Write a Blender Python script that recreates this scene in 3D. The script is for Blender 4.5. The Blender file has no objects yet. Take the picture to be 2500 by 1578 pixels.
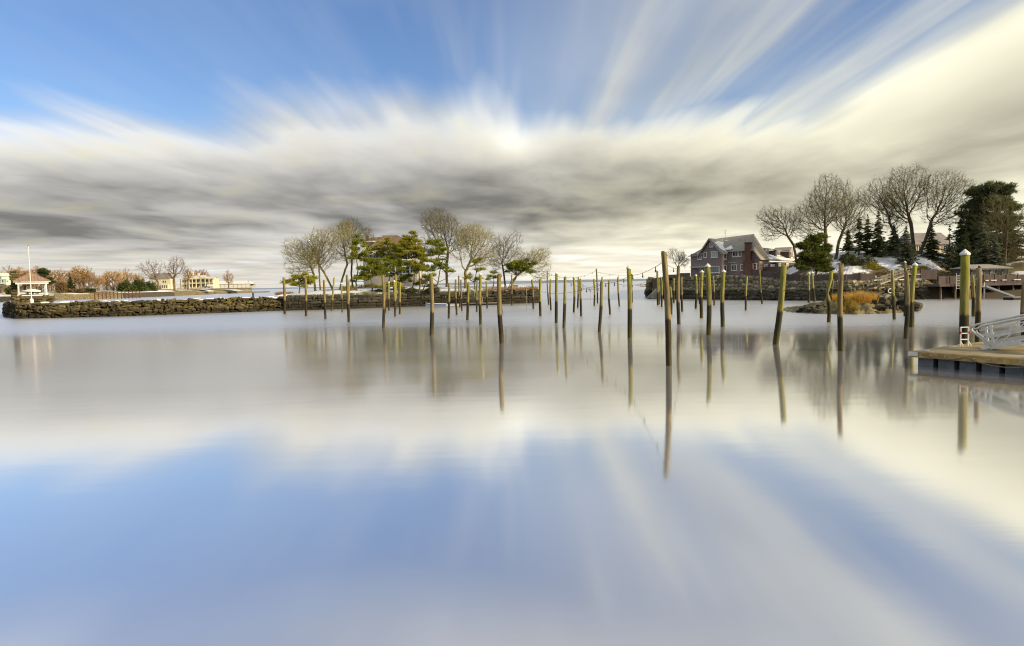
import bpy, math, random
import numpy as np
from mathutils import Vector, Matrix, Euler
R = math.radians
SC = bpy.context.scene
COL = SC.collection

# ------------------------------------------------------------------ camera
FPX, CX, CY, CAMH = 1667.0, 1250.0, 789.0, 4.2          # focal length and centre of the 2500 x 1578 frame
cam_data = bpy.data.cameras.new('camera')
cam_data.sensor_width = 36.0
cam_data.lens = 36.0 * FPX / 2500.0
cam_data.clip_start, cam_data.clip_end = 0.5, 60000.0
cam = bpy.data.objects.new('camera', cam_data); COL.objects.link(cam)
CAM_M = Matrix.Rotation(R(90 - 3.3), 3, 'X') @ Matrix.Rotation(R(-1.27), 3, 'Z')
cam.matrix_world = Matrix.Translation((0, 0, CAMH)) @ CAM_M.to_4x4()
SC.camera = cam

# ------------------------------------------------------------------ sun, sky, exposure
SUN_AZ, SUN_EL = 117.0, 19.0                               # degrees clockwise from +Y, above the horizon
sun_dir = Vector((math.sin(R(SUN_AZ)) * math.cos(R(SUN_EL)), math.cos(R(SUN_AZ)) * math.cos(R(SUN_EL)), math.sin(R(SUN_EL))))
sl = bpy.data.lights.new('sun', 'SUN'); sl.energy = 5.0; sl.angle = R(6.0); sl.color = (1.0, 0.82, 0.52)
so = bpy.data.objects.new('sun', sl); COL.objects.link(so)
so.rotation_euler = (-sun_dir).to_track_quat('-Z', 'Y').to_euler()
so.location = (60, -40, 60)

class NT:
    """small expression helper on a node tree"""
    def __init__(s, tree): s.t = tree; s.n = tree.nodes; s.l = tree.links
    def new(s, typ, **kw):
        n = s.n.new(typ)
        for k, v in kw.items(): setattr(n, k, v)
        return n
    def put(s, sock, v):
        if hasattr(v, 'is_linked') or hasattr(v, 'links'): s.l.new(v, sock)
        elif v is not None: sock.default_value = v
    def m(s, op, a, b=None, c=None, clamp=False):
        n = s.new('ShaderNodeMath', operation=op, use_clamp=clamp)
        for i, x in enumerate((a, b, c)):
            if x is not None: s.put(n.inputs[i], x)
        return n.outputs[0]
    def add(s, a, b): return s.m('ADD', a, b)
    def sub(s, a, b): return s.m('SUBTRACT', a, b)
    def mul(s, a, b): return s.m('MULTIPLY', a, b)
    def div(s, a, b): return s.m('DIVIDE', a, b)
    def step(s, x, lo, hi, a=0.0, b=1.0):
        n = s.new('ShaderNodeMapRange', interpolation_type='SMOOTHSTEP', clamp=True)
        s.put(n.inputs[0], x); s.put(n.inputs[1], lo); s.put(n.inputs[2], hi); s.put(n.inputs[3], a); s.put(n.inputs[4], b)
        return n.outputs[0]
    def comb(s, x, y, z):
        n = s.new('ShaderNodeCombineXYZ')
        for i, v in enumerate((x, y, z)): s.put(n.inputs[i], v)
        return n.outputs[0]
    def noise(s, vec, scale=1.0, detail=2.0, rough=0.5, dist=0.0):
        n = s.new('ShaderNodeTexNoise')
        if vec is not None: s.put(n.inputs['Vector'], vec)
        n.inputs['Scale'].default_value = scale; n.inputs['Detail'].default_value = detail
        n.inputs['Roughness'].default_value = rough; n.inputs['Distortion'].default_value = dist
        return n.outputs[0]
    def ramp(s, fac, stops, interp='LINEAR'):
        n = s.new('ShaderNodeValToRGB'); s.put(n.inputs[0], fac)
        cr = n.color_ramp; cr.interpolation = interp
        while len(cr.elements) < len(stops): cr.elements.new(0.5)
        for e, (p, c) in zip(cr.elements, stops):
            e.position = p
            e.color = (c, c, c, 1) if isinstance(c, (int, float)) else (c[0], c[1], c[2], 1)
        return n.outputs[0]
    def mix(s, f, a, b, blend='MIX'):
        n = s.new('ShaderNodeMix', data_type='RGBA', blend_type=blend)
        s.put(n.inputs[0], f)
        for i, x in ((6, a), (7, b)):
            if isinstance(x, (tuple, list)): x = (x[0], x[1], x[2], 1)
            s.put(n.inputs[i], x)
        return n.outputs[2]

def build_sky():
    w = bpy.data.worlds.new('World'); SC.world = w; w.use_nodes = True
    t = NT(w.node_tree); t.n.clear()
    out = t.new('ShaderNodeOutputWorld'); bg = t.new('ShaderNodeBackground')
    t.l.new(bg.outputs[0], out.inputs[0])
    STR = 0.1
    bg.inputs[1].default_value = STR
    sky = t.new('ShaderNodeTexSky', sky_type='NISHITA', sun_disc=False)
    sky.sun_elevation = R(SUN_EL); sky.sun_rotation = R(SUN_AZ)
    sky.altitude = 0; sky.air_density = 1.0; sky.dust_density = 0.4; sky.ozone_density = 2.5
    hs = t.new('ShaderNodeHueSaturation'); t.l.new(sky.outputs[0], hs.inputs['Color'])
    hs.inputs['Hue'].default_value = 0.512; hs.inputs['Saturation'].default_value = 1.12; hs.inputs['Value'].default_value = 1.27
    tc = t.new('ShaderNodeTexCoord'); sep = t.new('ShaderNodeSeparateXYZ'); t.l.new(tc.outputs['Generated'], sep.inputs[0])
    dx, dy, dz = sep.outputs
    z = t.m('MAXIMUM', dz, 0.004)
    # a flat cloud deck far above, drawn out along the wind, which blows along the line of sight
    u = t.div(dx, z); v = t.div(dy, z)
    sg = t.m('SIGN', v); av = t.m('ABSOLUTE', v)
    w_ = t.mul(t.m('LOGARITHM', t.add(1.0, t.div(av, 6.0)), math.e), 6.0)
    wl = t.mul(w_, sg)
    uc = t.div(dx, t.add(z, 0.15)); ub = t.div(dx, t.add(z, 0.02))
    n1 = t.noise(t.comb(t.mul(uc, 1.25), t.mul(wl, 0.36), 3.7), 1.0, 3.0, 0.5)
    n2 = t.noise(t.comb(t.mul(ub, 2.1), t.mul(wl, 0.30), 9.1), 1.0, 3.5, 0.55)
    n3 = t.noise(t.comb(t.add(t.mul(uc, 1.7), t.mul(wl, -0.10)), t.mul(wl, 0.66), 21.3), 1.0, 2.6, 0.5, 0.4)
    n4 = t.noise(t.comb(t.mul(ub, 3.1), t.mul(wl, 0.26), 31.9), 1.0, 3.5, 0.55)
    c1 = t.sub(n1, 0.5); c2 = t.mul(t.sub(n2, 0.5), t.step(w_, 5.6, 3.4)); c3 = t.sub(n3, 0.5)
    E = t.add(t.add(t.sub(w_, 2.95), t.mul(c1, 1.1)), t.mul(c2, 1.5))
    deck = t.step(E, -0.25, 0.75)
    Rb = t.add(t.add(t.sub(u, 1.62), t.mul(c1, 0.9)), t.mul(c2, 0.8))
    bank = t.step(Rb, -0.15, 0.55)
    thin = t.mul(t.mul(t.step(n4, 0.38, 0.74), t.step(u, -1.1, 0.7, 0.10, 1.0)), 0.75)
    thin2 = t.mul(t.mul(t.step(n1, 0.15, 0.7), t.step(w_, 2.2, 1.2)), 0.78)
    n6 = t.noise(t.comb(t.mul(ub, 1.25), t.mul(wl, 0.3), 51.3), 1.0, 2.0, 0.5)
    haze = t.mul(t.mul(t.step(n6, 0.28, 0.68), t.step(u, -0.5, 0.9)), 0.5)
    thin = t.sub(1.0, t.mul(t.sub(1.0, thin), t.sub(1.0, haze)))
    thin = t.m('MAXIMUM', thin, thin2)
    mask = t.m('MAXIMUM', t.m('MAXIMUM', deck, bank), thin)
    # thickness of the deck: bright thin edge, grey belly, brighter again low over the sea
    Eb = t.m('MAXIMUM', E, t.mul(Rb, 0.95))
    L = t.ramp(t.div(t.add(Eb, t.mul(c3, 1.1)), 12.0), [(0.0, .76), (0.035, .86), (0.075, .64), (0.11, .44), (0.17, .31), (0.26, .33), (0.35, .50), (0.46, .66), (1.0, .70)])
    low = t.step(w_, 6.0, 11.0)
    n5 = t.noise(t.comb(t.add(t.mul(uc, 3.4), t.mul(wl, -0.25)), t.mul(wl, 1.5), 77.1), 1.0, 3.0, 0.55, 0.3); c5 = t.sub(n5, 0.5)
    L = t.add(L, t.mul(t.mul(c5, t.step(w_, 2.6, 4.2)), 0.42))
    L = t.add(L, t.mul(t.mul(c3, 0.75), t.sub(1.0, t.mul(low, 0.5)))); L = t.add(L, t.mul(c2, 0.42))
    side = t.step(u, 0.4, 3.0)
    L = t.add(L, t.mul(side, 0.19))
    g = t.m('EXPONENT', t.mul(t.add(t.m('POWER', t.div(t.sub(u, 0.02), 0.15), 2.0), t.m('POWER', t.div(t.sub(v, 4.85), 0.55), 2.0)), -1.0))
    L = t.add(L, t.mul(t.mul(g, t.step(v, 0.0, 1.0)), 0.22))
    L = t.mul(t.m('MAXIMUM', L, 0.2), 0.90)
    warm = t.step(u, -2.0, 3.0)
    tint = t.mix(warm, (1.0, 0.985, 0.94), (1.0, 0.96, 0.74))
    tint = t.mix(t.mul(low, 0.6), tint, (1.0, 0.93, 0.80)); tint = t.mix(t.mul(t.step(n5, 0.5, 0.75), 0.7), tint, (1.0, 0.95, 0.72))
    gap = t.mul(t.step(n3, 0.54, 0.72), t.step(w_, 7.0, 9.5)); tint = t.mix(t.mul(gap, t.step(u, 6.0, -4.0)), tint, (0.86, 0.94, 1.0)); L = t.add(L, t.mul(gap, 0.10))
    lum = t.new('ShaderNodeVectorMath', operation='SCALE'); t.l.new(tint, lum.inputs[0]); t.put(lum.inputs[3], t.div(L, STR))
    colr = t.mix(mask, hs.outputs[0], lum.outputs[0])
    t.l.new(colr, bg.inputs[0])
build_sky()
vs = SC.view_settings
vs.view_transform = 'Standard'; vs.look = 'None'; vs.exposure = 0.28; vs.gamma = 1.0; vs.use_curve_mapping = False
SC.cycles.use_denoising = True; SC.cycles.use_adaptive_sampling = True; SC.cycles.adaptive_threshold = 0.006; SC.cycles.filter_width = 1.15
SC.cycles.sample_clamp_indirect = 4.0
SC.cycles.max_bounces = 6; SC.cycles.diffuse_bounces = 3; SC.cycles.glossy_bounces = 4; SC.cycles.transparent_max_bounces = 8
SC.cycles.caustics_reflective = False; SC.cycles.caustics_refractive = False

# ------------------------------------------------------------------ placing: where a line of sight meets the ground, or a given distance
def ray(px, py): return CAM_M @ Vector(((px - CX) / FPX, -(py - CY) / FPX, -1.0))
def ground(px, py, z=0.0):
    d = ray(px, py); k = (z - CAMH) / d.z
    return Vector((d.x * k, d.y * k, z))
def at(px, py, Y):
    d = ray(px, py); k = Y / d.y
    return Vector((d.x * k, Y, CAMH + d.z * k))

# ------------------------------------------------------------------ helpers: meshes, objects, materials
def tag(o, label=None, cat=None, group=None, kind=None):
    for k, v in (('label', label), ('category', cat), ('group', group), ('kind', kind)):
        if v: o[k] = v
    return o
def empty(name, loc=(0, 0, 0), rz=0.0):
    o = bpy.data.objects.new(name, None); COL.objects.link(o)
    o.location = loc; o.rotation_euler = (0, 0, rz); o.empty_display_size = 0.1
    return o
def link(name, me, parent=None, loc=None, rot=None, scale=None):
    o = bpy.data.objects.new(name, me); COL.objects.link(o)
    if parent is not None: o.parent = parent
    if loc is not None: o.location = loc
    if rot is not None: o.rotation_euler = rot
    if scale is not None: o.scale = scale
    return o
class MB:
    """collects shapes of ONE thing or part and links them as one mesh"""
    def __init__(s): s.v = []; s.f = []
    def add(s, vs_, fs):
        b = len(s.v); s.v.extend([tuple(p) for p in vs_]); s.f.extend([tuple(b + i for i in f) for f in fs]); return s
    def box(s, c, size, rz=0.0, rot=None):
        hx, hy, hz = size[0] / 2, size[1] / 2, size[2] / 2
        M = rot if rot is not None else Matrix.Rotation(rz, 3, 'Z')
        P = [Vector(c) + M @ Vector((x * hx, y * hy, k * hz)) for k in (-1, 1) for y in (-1, 1) for x in (-1, 1)]
        return s.add(P, [(0, 2, 3, 1), (4, 5, 7, 6), (0, 1, 5, 4), (2, 6, 7, 3), (1, 3, 7, 5), (0, 4, 6, 2)])
    def bar(s, a, b, wd, ht=None, up=(0, 0, 1)):
        a = Vector(a); b = Vector(b); d = b - a; L = d.length; d.normalize()
        u_ = Vector(up); x = d.cross(u_)
        if x.length < 1e-4: x = d.cross(Vector((1, 0, 0)))
        x.normalize(); y = x.cross(d)
        return s.box((a + b) / 2, (wd, L, ht or wd), rot=Matrix((x, d, y)).transposed())
    def tube(s, pts, radii, n=6, cap=True):
        pts = [Vector(p) for p in pts]; b = len(s.v); k = len(pts)
        if not hasattr(radii, '__len__'): radii = [radii] * k
        for i, p in enumerate(pts):
            d = (pts[min(i + 1, k - 1)] - pts[max(i - 1, 0)]).normalized()
            x = d.cross(Vector((0, 0, 1)) if abs(d.z) < 0.9 else Vector((1, 0, 0))).normalized(); y = x.cross(d)
            for j in range(n):
                a = 2 * math.pi * j / n
                s.v.append(tuple(p + (x * math.cos(a) + y * math.sin(a)) * radii[i]))
        for i in range(k - 1):
            for j in range(n):
                s.f.append((b + i * n + j, b + i * n + (j + 1) % n, b + (i + 1) * n + (j + 1) % n, b + (i + 1) * n + j))
        if cap:
            s.f.append(tuple(b + j for j in reversed(range(n)))); s.f.append(tuple(b + (k - 1) * n + j for j in range(n)))
        return s
    def lathe(s, c, prof, n=12):
        """prof: [(radius, z)...] around a vertical axis at c"""
        b = len(s.v); c = Vector(c)
        for r, z in prof:
            for j in range(n):
                a = 2 * math.pi * j / n; s.v.append((c.x + r * math.cos(a), c.y + r * math.sin(a), c.z + z))
        for i in range(len(prof) - 1):
            for j in range(n):
                s.f.append((b + i * n + j, b + i * n + (j + 1) % n, b + (i + 1) * n + (j + 1) % n, b + (i + 1) * n + j))
        s.f.append(tuple(b + j for j in reversed(range(n)))); s.f.append(tuple(b + (len(prof) - 1) * n + j for j in range(n)))
        return s
    def prism(s, poly, dvec):
        """polygon (list of 3D points) pushed along dvec"""
        n = len(poly); A = [Vector(p) for p in poly]; d = Vector(dvec); B = [p + d for p in A]
        return s.add(A + B, [tuple(range(n)), tuple(reversed(range(n, 2 * n)))] + [(i, i + n, (i + 1) % n + n, (i + 1) % n) for i in range(n)])
    def slab(s, poly, th):
        """a sheet with thickness th along its normal (below it)"""
        A = [Vector(p) for p in poly]; nrm = (A[1] - A[0]).cross(A[2] - A[0]).normalized()
        return s.prism(A, -nrm * th)
    def mesh(s, name, mat, smooth=False):
        me = bpy.data.meshes.new(name); me.from_pydata(s.v, [], s.f)
        if mat is not None: me.materials.append(mat)
        if smooth: me.polygons.foreach_set('use_smooth', [True] * len(me.polygons))
        me.update(); return me
    def build(s, name, mat, parent=None, smooth=False, fix=True):
        me = s.mesh(name, mat, smooth)
        if fix:
            import bmesh
            bm = bmesh.new(); bm.from_mesh(me); bmesh.ops.recalc_face_normals(bm, faces=bm.faces); bm.to_mesh(me); bm.free()
        return link(name, me, parent)

MATS = {}
def material(name, c1, c2=None, c3=None, scale=1.0, rough=0.8, bump=0.0, bscale=None, stretch=(1, 1, 1), detail=4.0, spec=0.3, metal=0.0, world=False, lo=0.35, hi=0.65):
    """a noisy two or three colour surface"""
    if name in MATS: return MATS[name]
    m = bpy.data.materials.new(name); m.use_nodes = True; MATS[name] = m
    t = NT(m.node_tree); p = t.n['Principled BSDF']
    p.inputs['Roughness'].default_value = rough; p.inputs['Metallic'].default_value = metal; p.inputs['Specular IOR Level'].default_value = spec
    if c2 is None: p.inputs['Base Color'].default_value = (*c1, 1)
    if c2 is not None or bump:
        if world: src = t.new('ShaderNodeNewGeometry').outputs['Position']
        else: src = t.new('ShaderNodeTexCoord').outputs['Object']
        mp = t.new('ShaderNodeMapping'); t.l.new(src, mp.inputs[0]); mp.inputs['Scale'].default_value = stretch
    if c2 is not None:
        n = t.noise(mp.outputs[0], scale, detail, 0.6)
        st = [(lo, c1), (hi, c2)] if c3 is None else [(lo, c1), (0.5, c2), (hi, c3)]
        t.l.new(t.ramp(n, st), p.inputs['Base Color'])
    if bump:
        nb = t.noise(mp.outputs[0], bscale or scale * 4, 3.0, 0.6)
        b = t.new('ShaderNodeBump'); b.inputs['Strength'].default_value = bump; b.inputs['Distance'].default_value = 0.05
        t.l.new(nb, b.inputs['Height']); t.l.new(b.outputs[0], p.inputs['Normal'])
    return m

def vary(mat, amount=0.5, lo=0.6, hi=1.3, hue=None):
    """each object of this material gets its own lightness (stones, boards)"""
    t = NT(mat.node_tree); p = t.n['Principled BSDF']
    oi = t.new('ShaderNodeObjectInfo'); s = p.inputs['Base Color']
    src = s.links[0].from_socket if s.is_linked else tuple(s.default_value)[:3]
    k = t.m('MULTIPLY_ADD', oi.outputs['Random'], hi - lo, lo)
    g = t.new('ShaderNodeCombineColor')
    for i in range(3): t.put(g.inputs[i], k)
    c = t.mix(1.0, src, g.outputs[0], 'MULTIPLY')
    if hue is not None:
        r2 = t.m('FRACT', t.mul(oi.outputs['Random'], 7.31))
        c = t.mix(t.mul(t.step(r2, 0.45, 1.0), amount), c, hue)
    t.l.new(c, s); return mat

# ------------------------------------------------------------------ water: still harbour, smoothed by the long exposure
def build_water():
    m = bpy.data.materials.new('harbour_water'); m.use_nodes = True
    t = NT(m.node_tree); t.n.clear()
    out = t.new('ShaderNodeOutputMaterial')
    pos = t.new('ShaderNodeNewGeometry').outputs['Position']
    sp = t.new('ShaderNodeSeparateXYZ'); t.l.new(pos, sp.inputs[0]); x, y, _ = sp.outputs
    # calm water inside the mooring field on the dock side, wind-ruffled beyond
    wob = t.noise(pos, 0.05, 3.0, 0.5)
    yy = t.add(y, t.mul(t.sub(wob, 0.5), 14.0))
    calm_edge = t.step(x, -18.0, 22.0, 23.0, 52.0)
    ruff = t.step(t.sub(yy, calm_edge), -7.0, 8.0)
    streak = t.noise(t.comb(t.mul(x, 0.02), t.mul(y, 0.11), 0.0), 1.0, 3.0, 0.5)
    far = t.step(t.add(yy, t.step(x, -10.0, 25.0, 0.0, 16.0)), 58.0, 84.0)
    rg = t.add(t.add(t.add(0.075, t.mul(ruff, 0.06)), t.mul(far, 0.21)), t.mul(t.sub(streak, 0.5), 0.09))
    rg = t.m('MAXIMUM', rg, 0.04)
    gl = t.new('ShaderNodeBsdfGlossy', distribution='GGX'); t.l.new(rg, gl.inputs['Roughness'])
    gl.inputs['Color'].default_value = (1.0, 0.985, 0.965, 1)
    df = t.new('ShaderNodeBsdfDiffuse'); df.inputs['Color'].default_value = (0.47, 0.47, 0.475, 1)
    fr = t.new('ShaderNodeFresnel'); fr.inputs['IOR'].default_value = 2.7
    mx = t.new('ShaderNodeMixShader')
    t.l.new(t.m('MULTIPLY_ADD', fr.outputs[0], 0.24, 0.73, clamp=True), mx.inputs[0])
    t.l.new(df.outputs[0], mx.inputs[1]); t.l.new(gl.outputs[0], mx.inputs[2]); t.l.new(mx.outputs[0], out.inputs[0])
    bn = t.add(t.noise(t.comb(t.mul(x, 0.5), t.mul(y, 1.6), 0.0), 1.0, 3.0, 0.6), t.mul(t.noise(t.comb(t.mul(x, 0.09), t.mul(y, 0.34), 7.0), 1.0, 2.0, 0.5), 5.0))
    b = t.new('ShaderNodeBump'); b.inputs['Strength'].default_value = 0.018; b.inputs['Distance'].default_value = 0.05
    t.l.new(bn, b.inputs['Height']); t.l.new(b.outputs[0], gl.inputs['Normal'])
    mb = MB()
    xs = [-26000, -600, -200, -60, 0, 60, 200, 600, 26000]; ys = [-400, -20, 20, 60, 120, 260, 600, 2000, 24000]
    for yv in ys:
        for xv in xs: mb.v.append((xv, yv, 0.0))
    n = len(xs)
    for j in range(len(ys) - 1):
        for i in range(n - 1): mb.f.append((j * n + i, j * n + i + 1, (j + 1) * n + i + 1, (j + 1) * n + i))
    o = mb.build('water', m, fix=False); tag(o, kind='structure')
build_water()

# ------------------------------------------------------------------ materials
def stone_material(name, a, b, c, wet=0.9, moss=None):
    m = material(name, a, b, c, scale=2.6, rough=0.9, bump=0.5, bscale=9.0, lo=0.3, hi=0.7)
    vary(m, 0.6, 0.55, 1.5, moss)
    t = NT(m.node_tree); p = t.n['Principled BSDF']; s = p.inputs['Base Color']; src = s.links[0].from_socket
    pos = t.new('ShaderNodeNewGeometry').outputs['Position']; sp = t.new('ShaderNodeSeparateXYZ'); t.l.new(pos, sp.inputs[0])
    z = t.add(sp.outputs[2], t.mul(t.sub(t.noise(pos, 0.9, 3.0), 0.5), 0.9))
    k = t.step(z, wet - 0.35, wet + 0.35)
    t.l.new(t.mix(k, t.mix(0.75, src, (0.020, 0.017, 0.012)), src), s)
    return m
M_STONE = stone_material('granite_stone', (0.034, 0.029, 0.017), (0.085, 0.07, 0.038), (0.18, 0.145, 0.07), 0.9, (0.14, 0.115, 0.018))
M_DARKSTONE = stone_material('dark_seawall_stone', (0.018, 0.017, 0.014), (0.042, 0.039, 0.03), (0.085, 0.075, 0.05), 1.2, (0.09, 0.08, 0.03))
M_RUBBLE = stone_material('rubble_stone', (0.09, 0.075, 0.05), (0.22, 0.185, 0.115), (0.44, 0.38, 0.26), 1.9, (0.13, 0.12, 0.03))
M_CORE = material('wall_core', (0.010, 0.009, 0.007), (0.022, 0.019, 0.014), scale=1.5, rough=0.95)
M_SNOW = material('snow', (0.80, 0.82, 0.85), (0.90, 0.91, 0.92), scale=0.8, rough=0.6, bump=0.25, bscale=3.0)
M_WHITE = material('white_paint', (0.72, 0.71, 0.66), (0.80, 0.79, 0.74), scale=2.0, rough=0.5)
M_CREAM = material('cream_paint', (0.58, 0.53, 0.38), (0.68, 0.63, 0.47), scale=1.0, rough=0.6)
M_GLASS = material('dark_glass', (0.03, 0.04, 0.05), rough=0.08, spec=0.6)
M_PALEGLASS = material('curtained_glass', (0.30, 0.36, 0.34), (0.42, 0.46, 0.42), scale=2, rough=0.25, spec=0.5)
M_WOOD = material('weathered_wood', (0.16, 0.12, 0.075), (0.27, 0.21, 0.13), scale=1.6, rough=0.85, bump=0.3, stretch=(1, 1, 0.2))
M_BRICK = material('chimney_brick', (0.095, 0.05, 0.036), (0.155, 0.085, 0.06), scale=6.0, rough=0.9, bump=0.3)
M_BLACK = material('black_rubber', (0.012, 0.012, 0.013), (0.03, 0.03, 0.032), scale=3, rough=0.6)
M_ROPE = material('rope', (0.20, 0.15, 0.09), (0.30, 0.24, 0.15), scale=20, rough=0.9)
M_CABLE = material('cable', (0.05, 0.05, 0.035), rough=0.6)
M_ALU = material('aluminium', (0.55, 0.54, 0.50), (0.68, 0.67, 0.62), scale=3, rough=0.38, metal=0.35)
M_BARK = material('bark', (0.085, 0.062, 0.040), (0.17, 0.125, 0.075), scale=1.2, rough=0.95, bump=0.5, stretch=(1, 1, 0.25))
M_TWIG = material('twigs', (0.115, 0.10, 0.045), (0.18, 0.155, 0.075), scale=0.5, rough=0.95)
M_BARKY = material('lichen_bark', (0.17, 0.13, 0.045), (0.32, 0.25, 0.085), scale=1.2, rough=0.95, bump=0.5, stretch=(1, 1, 0.25))
M_TWIGY = material('pale_twigs', (0.25, 0.215, 0.085), (0.35, 0.305, 0.13), scale=0.5, rough=0.95)
M_FARBARK = material('far_bark', (0.12, 0.085, 0.055), (0.19, 0.135, 0.085), scale=0.7, rough=0.95)
M_FARTWIG = vary(material('russet_twigs', (0.36, 0.22, 0.08), (0.50, 0.32, 0.13), scale=0.25, rough=0.95), 0.5, 0.75, 1.2, (0.33, 0.16, 0.07))
def leaf_material(name, a, b, scale=0.6):
    m = material(name, a, b, scale=scale, rough=0.7, lo=0.3, hi=0.7, detail=3)
    t = NT(m.node_tree); p = t.n['Principled BSDF']
    tr = t.new('ShaderNodeBsdfTranslucent'); mx = t.new('ShaderNodeMixShader'); mx.inputs[0].default_value = 0.3
    src = p.inputs['Base Color'].links[0].from_socket; t.l.new(src, tr.inputs['Color'])
    out = t.n['Material Output']; t.l.new(p.outputs[0], mx.inputs[1]); t.l.new(tr.outputs[0], mx.inputs[2]); t.l.new(mx.outputs[0], out.inputs[0])
    return m
M_PINE = leaf_material('pine_needles', (0.11, 0.155, 0.014), (0.34, 0.35, 0.035))
M_PINEY = leaf_material('yellow_pine_needles', (0.18, 0.20, 0.016), (0.46, 0.42, 0.045))
M_PINED = leaf_material('dark_pine_needles', (0.055, 0.085, 0.014), (0.18, 0.20, 0.03))
M_SPRUCE = leaf_material('spruce_needles', (0.045, 0.066, 0.026), (0.12, 0.145, 0.055))
M_BLUESPR = leaf_material('blue_spruce_needles', (0.09, 0.11, 0.06), (0.24, 0.25, 0.15))
M_FAREVER = leaf_material('far_evergreen', (0.040, 0.065, 0.020), (0.10, 0.12, 0.035), 0.2)
M_HEDGE = leaf_material('hedge_leaves', (0.045, 0.065, 0.018), (0.12, 0.12, 0.035))
M_BROWNHEDGE = leaf_material('brown_hedge_twigs', (0.13, 0.085, 0.045), (0.24, 0.17, 0.08))
M_YBUSH = leaf_material('yellow_bush_leaves', (0.22, 0.19, 0.02), (0.36, 0.30, 0.04))
M_REED = leaf_material('golden_reed', (0.36, 0.22, 0.05), (0.80, 0.47, 0.06), 0.4)
M_DRYGRASS = leaf_material('dry_russet_grass', (0.28, 0.14, 0.04), (0.42, 0.24, 0.08))

# ------------------------------------------------------------------ vegetation
def np_mesh(name, verts, faces, mat):
    """verts (n,3), faces (m,k) arrays"""
    me = bpy.data.meshes.new(name); k = faces.shape[1]
    me.vertices.add(len(verts)); me.vertices.foreach_set('co', np.asarray(verts, np.float32).ravel())
    me.loops.add(faces.size); me.loops.foreach_set('vertex_index', faces.astype(np.int32).ravel())
    me.polygons.add(len(faces)); me.polygons.foreach_set('loop_start', np.arange(0, faces.size, k, dtype=np.int32))
    me.polygons.foreach_set('loop_total', np.full(len(faces), k, np.int32))
    me.update(calc_edges=True)
    me.materials.append(mat); return me
def seg_tubes(A, B, ra, rb, n=3):
    """many separate tapered prisms A->B as arrays"""
    d = B - A; d = d / (np.linalg.norm(d, axis=1, keepdims=True) + 1e-9)
    ref = np.where(np.abs(d[:, 2:3]) < 0.9, np.array([[0, 0, 1.0]]), np.array([[1.0, 0, 0]]))
    x = np.cross(d, ref); x /= np.linalg.norm(x, axis=1, keepdims=True) + 1e-9; y = np.cross(x, d)
    V = []
    for P, r in ((A, ra), (B, rb)):
        for j in range(n):
            a = 2 * math.pi * j / n
            V.append(P + (x * math.cos(a) + y * math.sin(a)) * r[:, None])
    V = np.stack(V, 1).reshape(-1, 3); base = (np.arange(len(A)) * 2 * n)[:, None]
    F = np.concatenate([base + np.array([[j, (j + 1) % n, n + (j + 1) % n, n + j]]) for j in range(n)], 0)
    return V, F
def grow(seed, trunk, ells, nattr, step=0.45, reach=9.0, tip=0.016, power=2.12, up=0.14, wiggle=0.14):
    """space colonisation: a trunk polyline and ellipsoids [(cx,cy,cz,rx,ry,rz)] that the crown fills"""
    rng = np.random.default_rng(seed)
    P = [np.array(trunk[0], float)]; par = [-1]
    for q in trunk[1:]:
        q = np.array(q, float); d = q - P[-1]; L = np.linalg.norm(d); k = max(1, int(L / step)); p0 = P[-1]
        for i in range(1, k + 1):
            P.append(p0 + d * i / k + rng.normal(0, 0.02, 3) * (i < k)); par.append(len(P) - 2)
    wts = np.array([e[3] * e[4] * e[5] for e in ells]); wts = wts / wts.sum()
    at_ = []
    lobes = []
    for e, w in zip(ells, wts):                      # an uneven crown: each mass is broken into lobes
        for k in range(9):
            q = rng.normal(size=3); q /= np.linalg.norm(q); q *= 0.74 * rng.random() ** .4; c = np.array(e[:3]) + q * np.array(e[3:]); f = rng.uniform(.38, .60)
            lobes.append(((*c, *(np.array(e[3:]) * f)), w * f ** 3))
    tot = sum(w for _, w in lobes)
    for e, w in [(e, w / tot) for e, w in lobes]:
        n = int(nattr * w); q = rng.normal(size=(n, 3)); q /= np.linalg.norm(q, axis=1, keepdims=True)
        q *= rng.random((n, 1)) ** (1 / 4.0)
        at_.append(np.array(e[:3]) + q * np.array(e[3:]))
    A = np.concatenate(at_); alive = np.ones(len(A), bool)
    near = np.full(len(A), 1e9); nid = np.zeros(len(A), int); done = 0; kids = {}
    for it in range(90):
        new = np.array(P[done:])
        if len(new):
            D = np.linalg.norm(A[:, None, :] - new[None], axis=2); j = D.argmin(1); dm = D[np.arange(len(A)), j]
            b = dm < near; near[b] = dm[b]; nid[b] = j[b] + done
            done = len(P)
        alive &= near > step * 1.15
        idx = np.where(alive & (near < reach))[0]
        if len(idx) == 0: break
        acc = {}
        for i in idx:
            v = A[i] - P[nid[i]]; acc.setdefault(int(nid[i]), []).append(v / (np.linalg.norm(v) + 1e-9))
        grew = 0
        for k, vs_ in acc.items():
            if kids.get(k, 0) >= 4: continue
            d = np.mean(vs_, 0) + np.array([0, 0, up]) + rng.normal(0, wiggle, 3)
            d /= np.linalg.norm(d) + 1e-9
            P.append(P[k] + d * step); par.append(k); kids[k] = kids.get(k, 0) + 1; grew += 1
        if not grew or len(P) > 5200: break
    P = np.array(P); par = np.array(par); n = len(P)
    acc = np.zeros(n); r = np.zeros(n)
    for i in range(n - 1, -1, -1):
        r[i] = max(acc[i], tip ** power) ** (1 / power)
        if par[i] >= 0: acc[par[i]] += r[i] ** power
    return P, par, r
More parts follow.
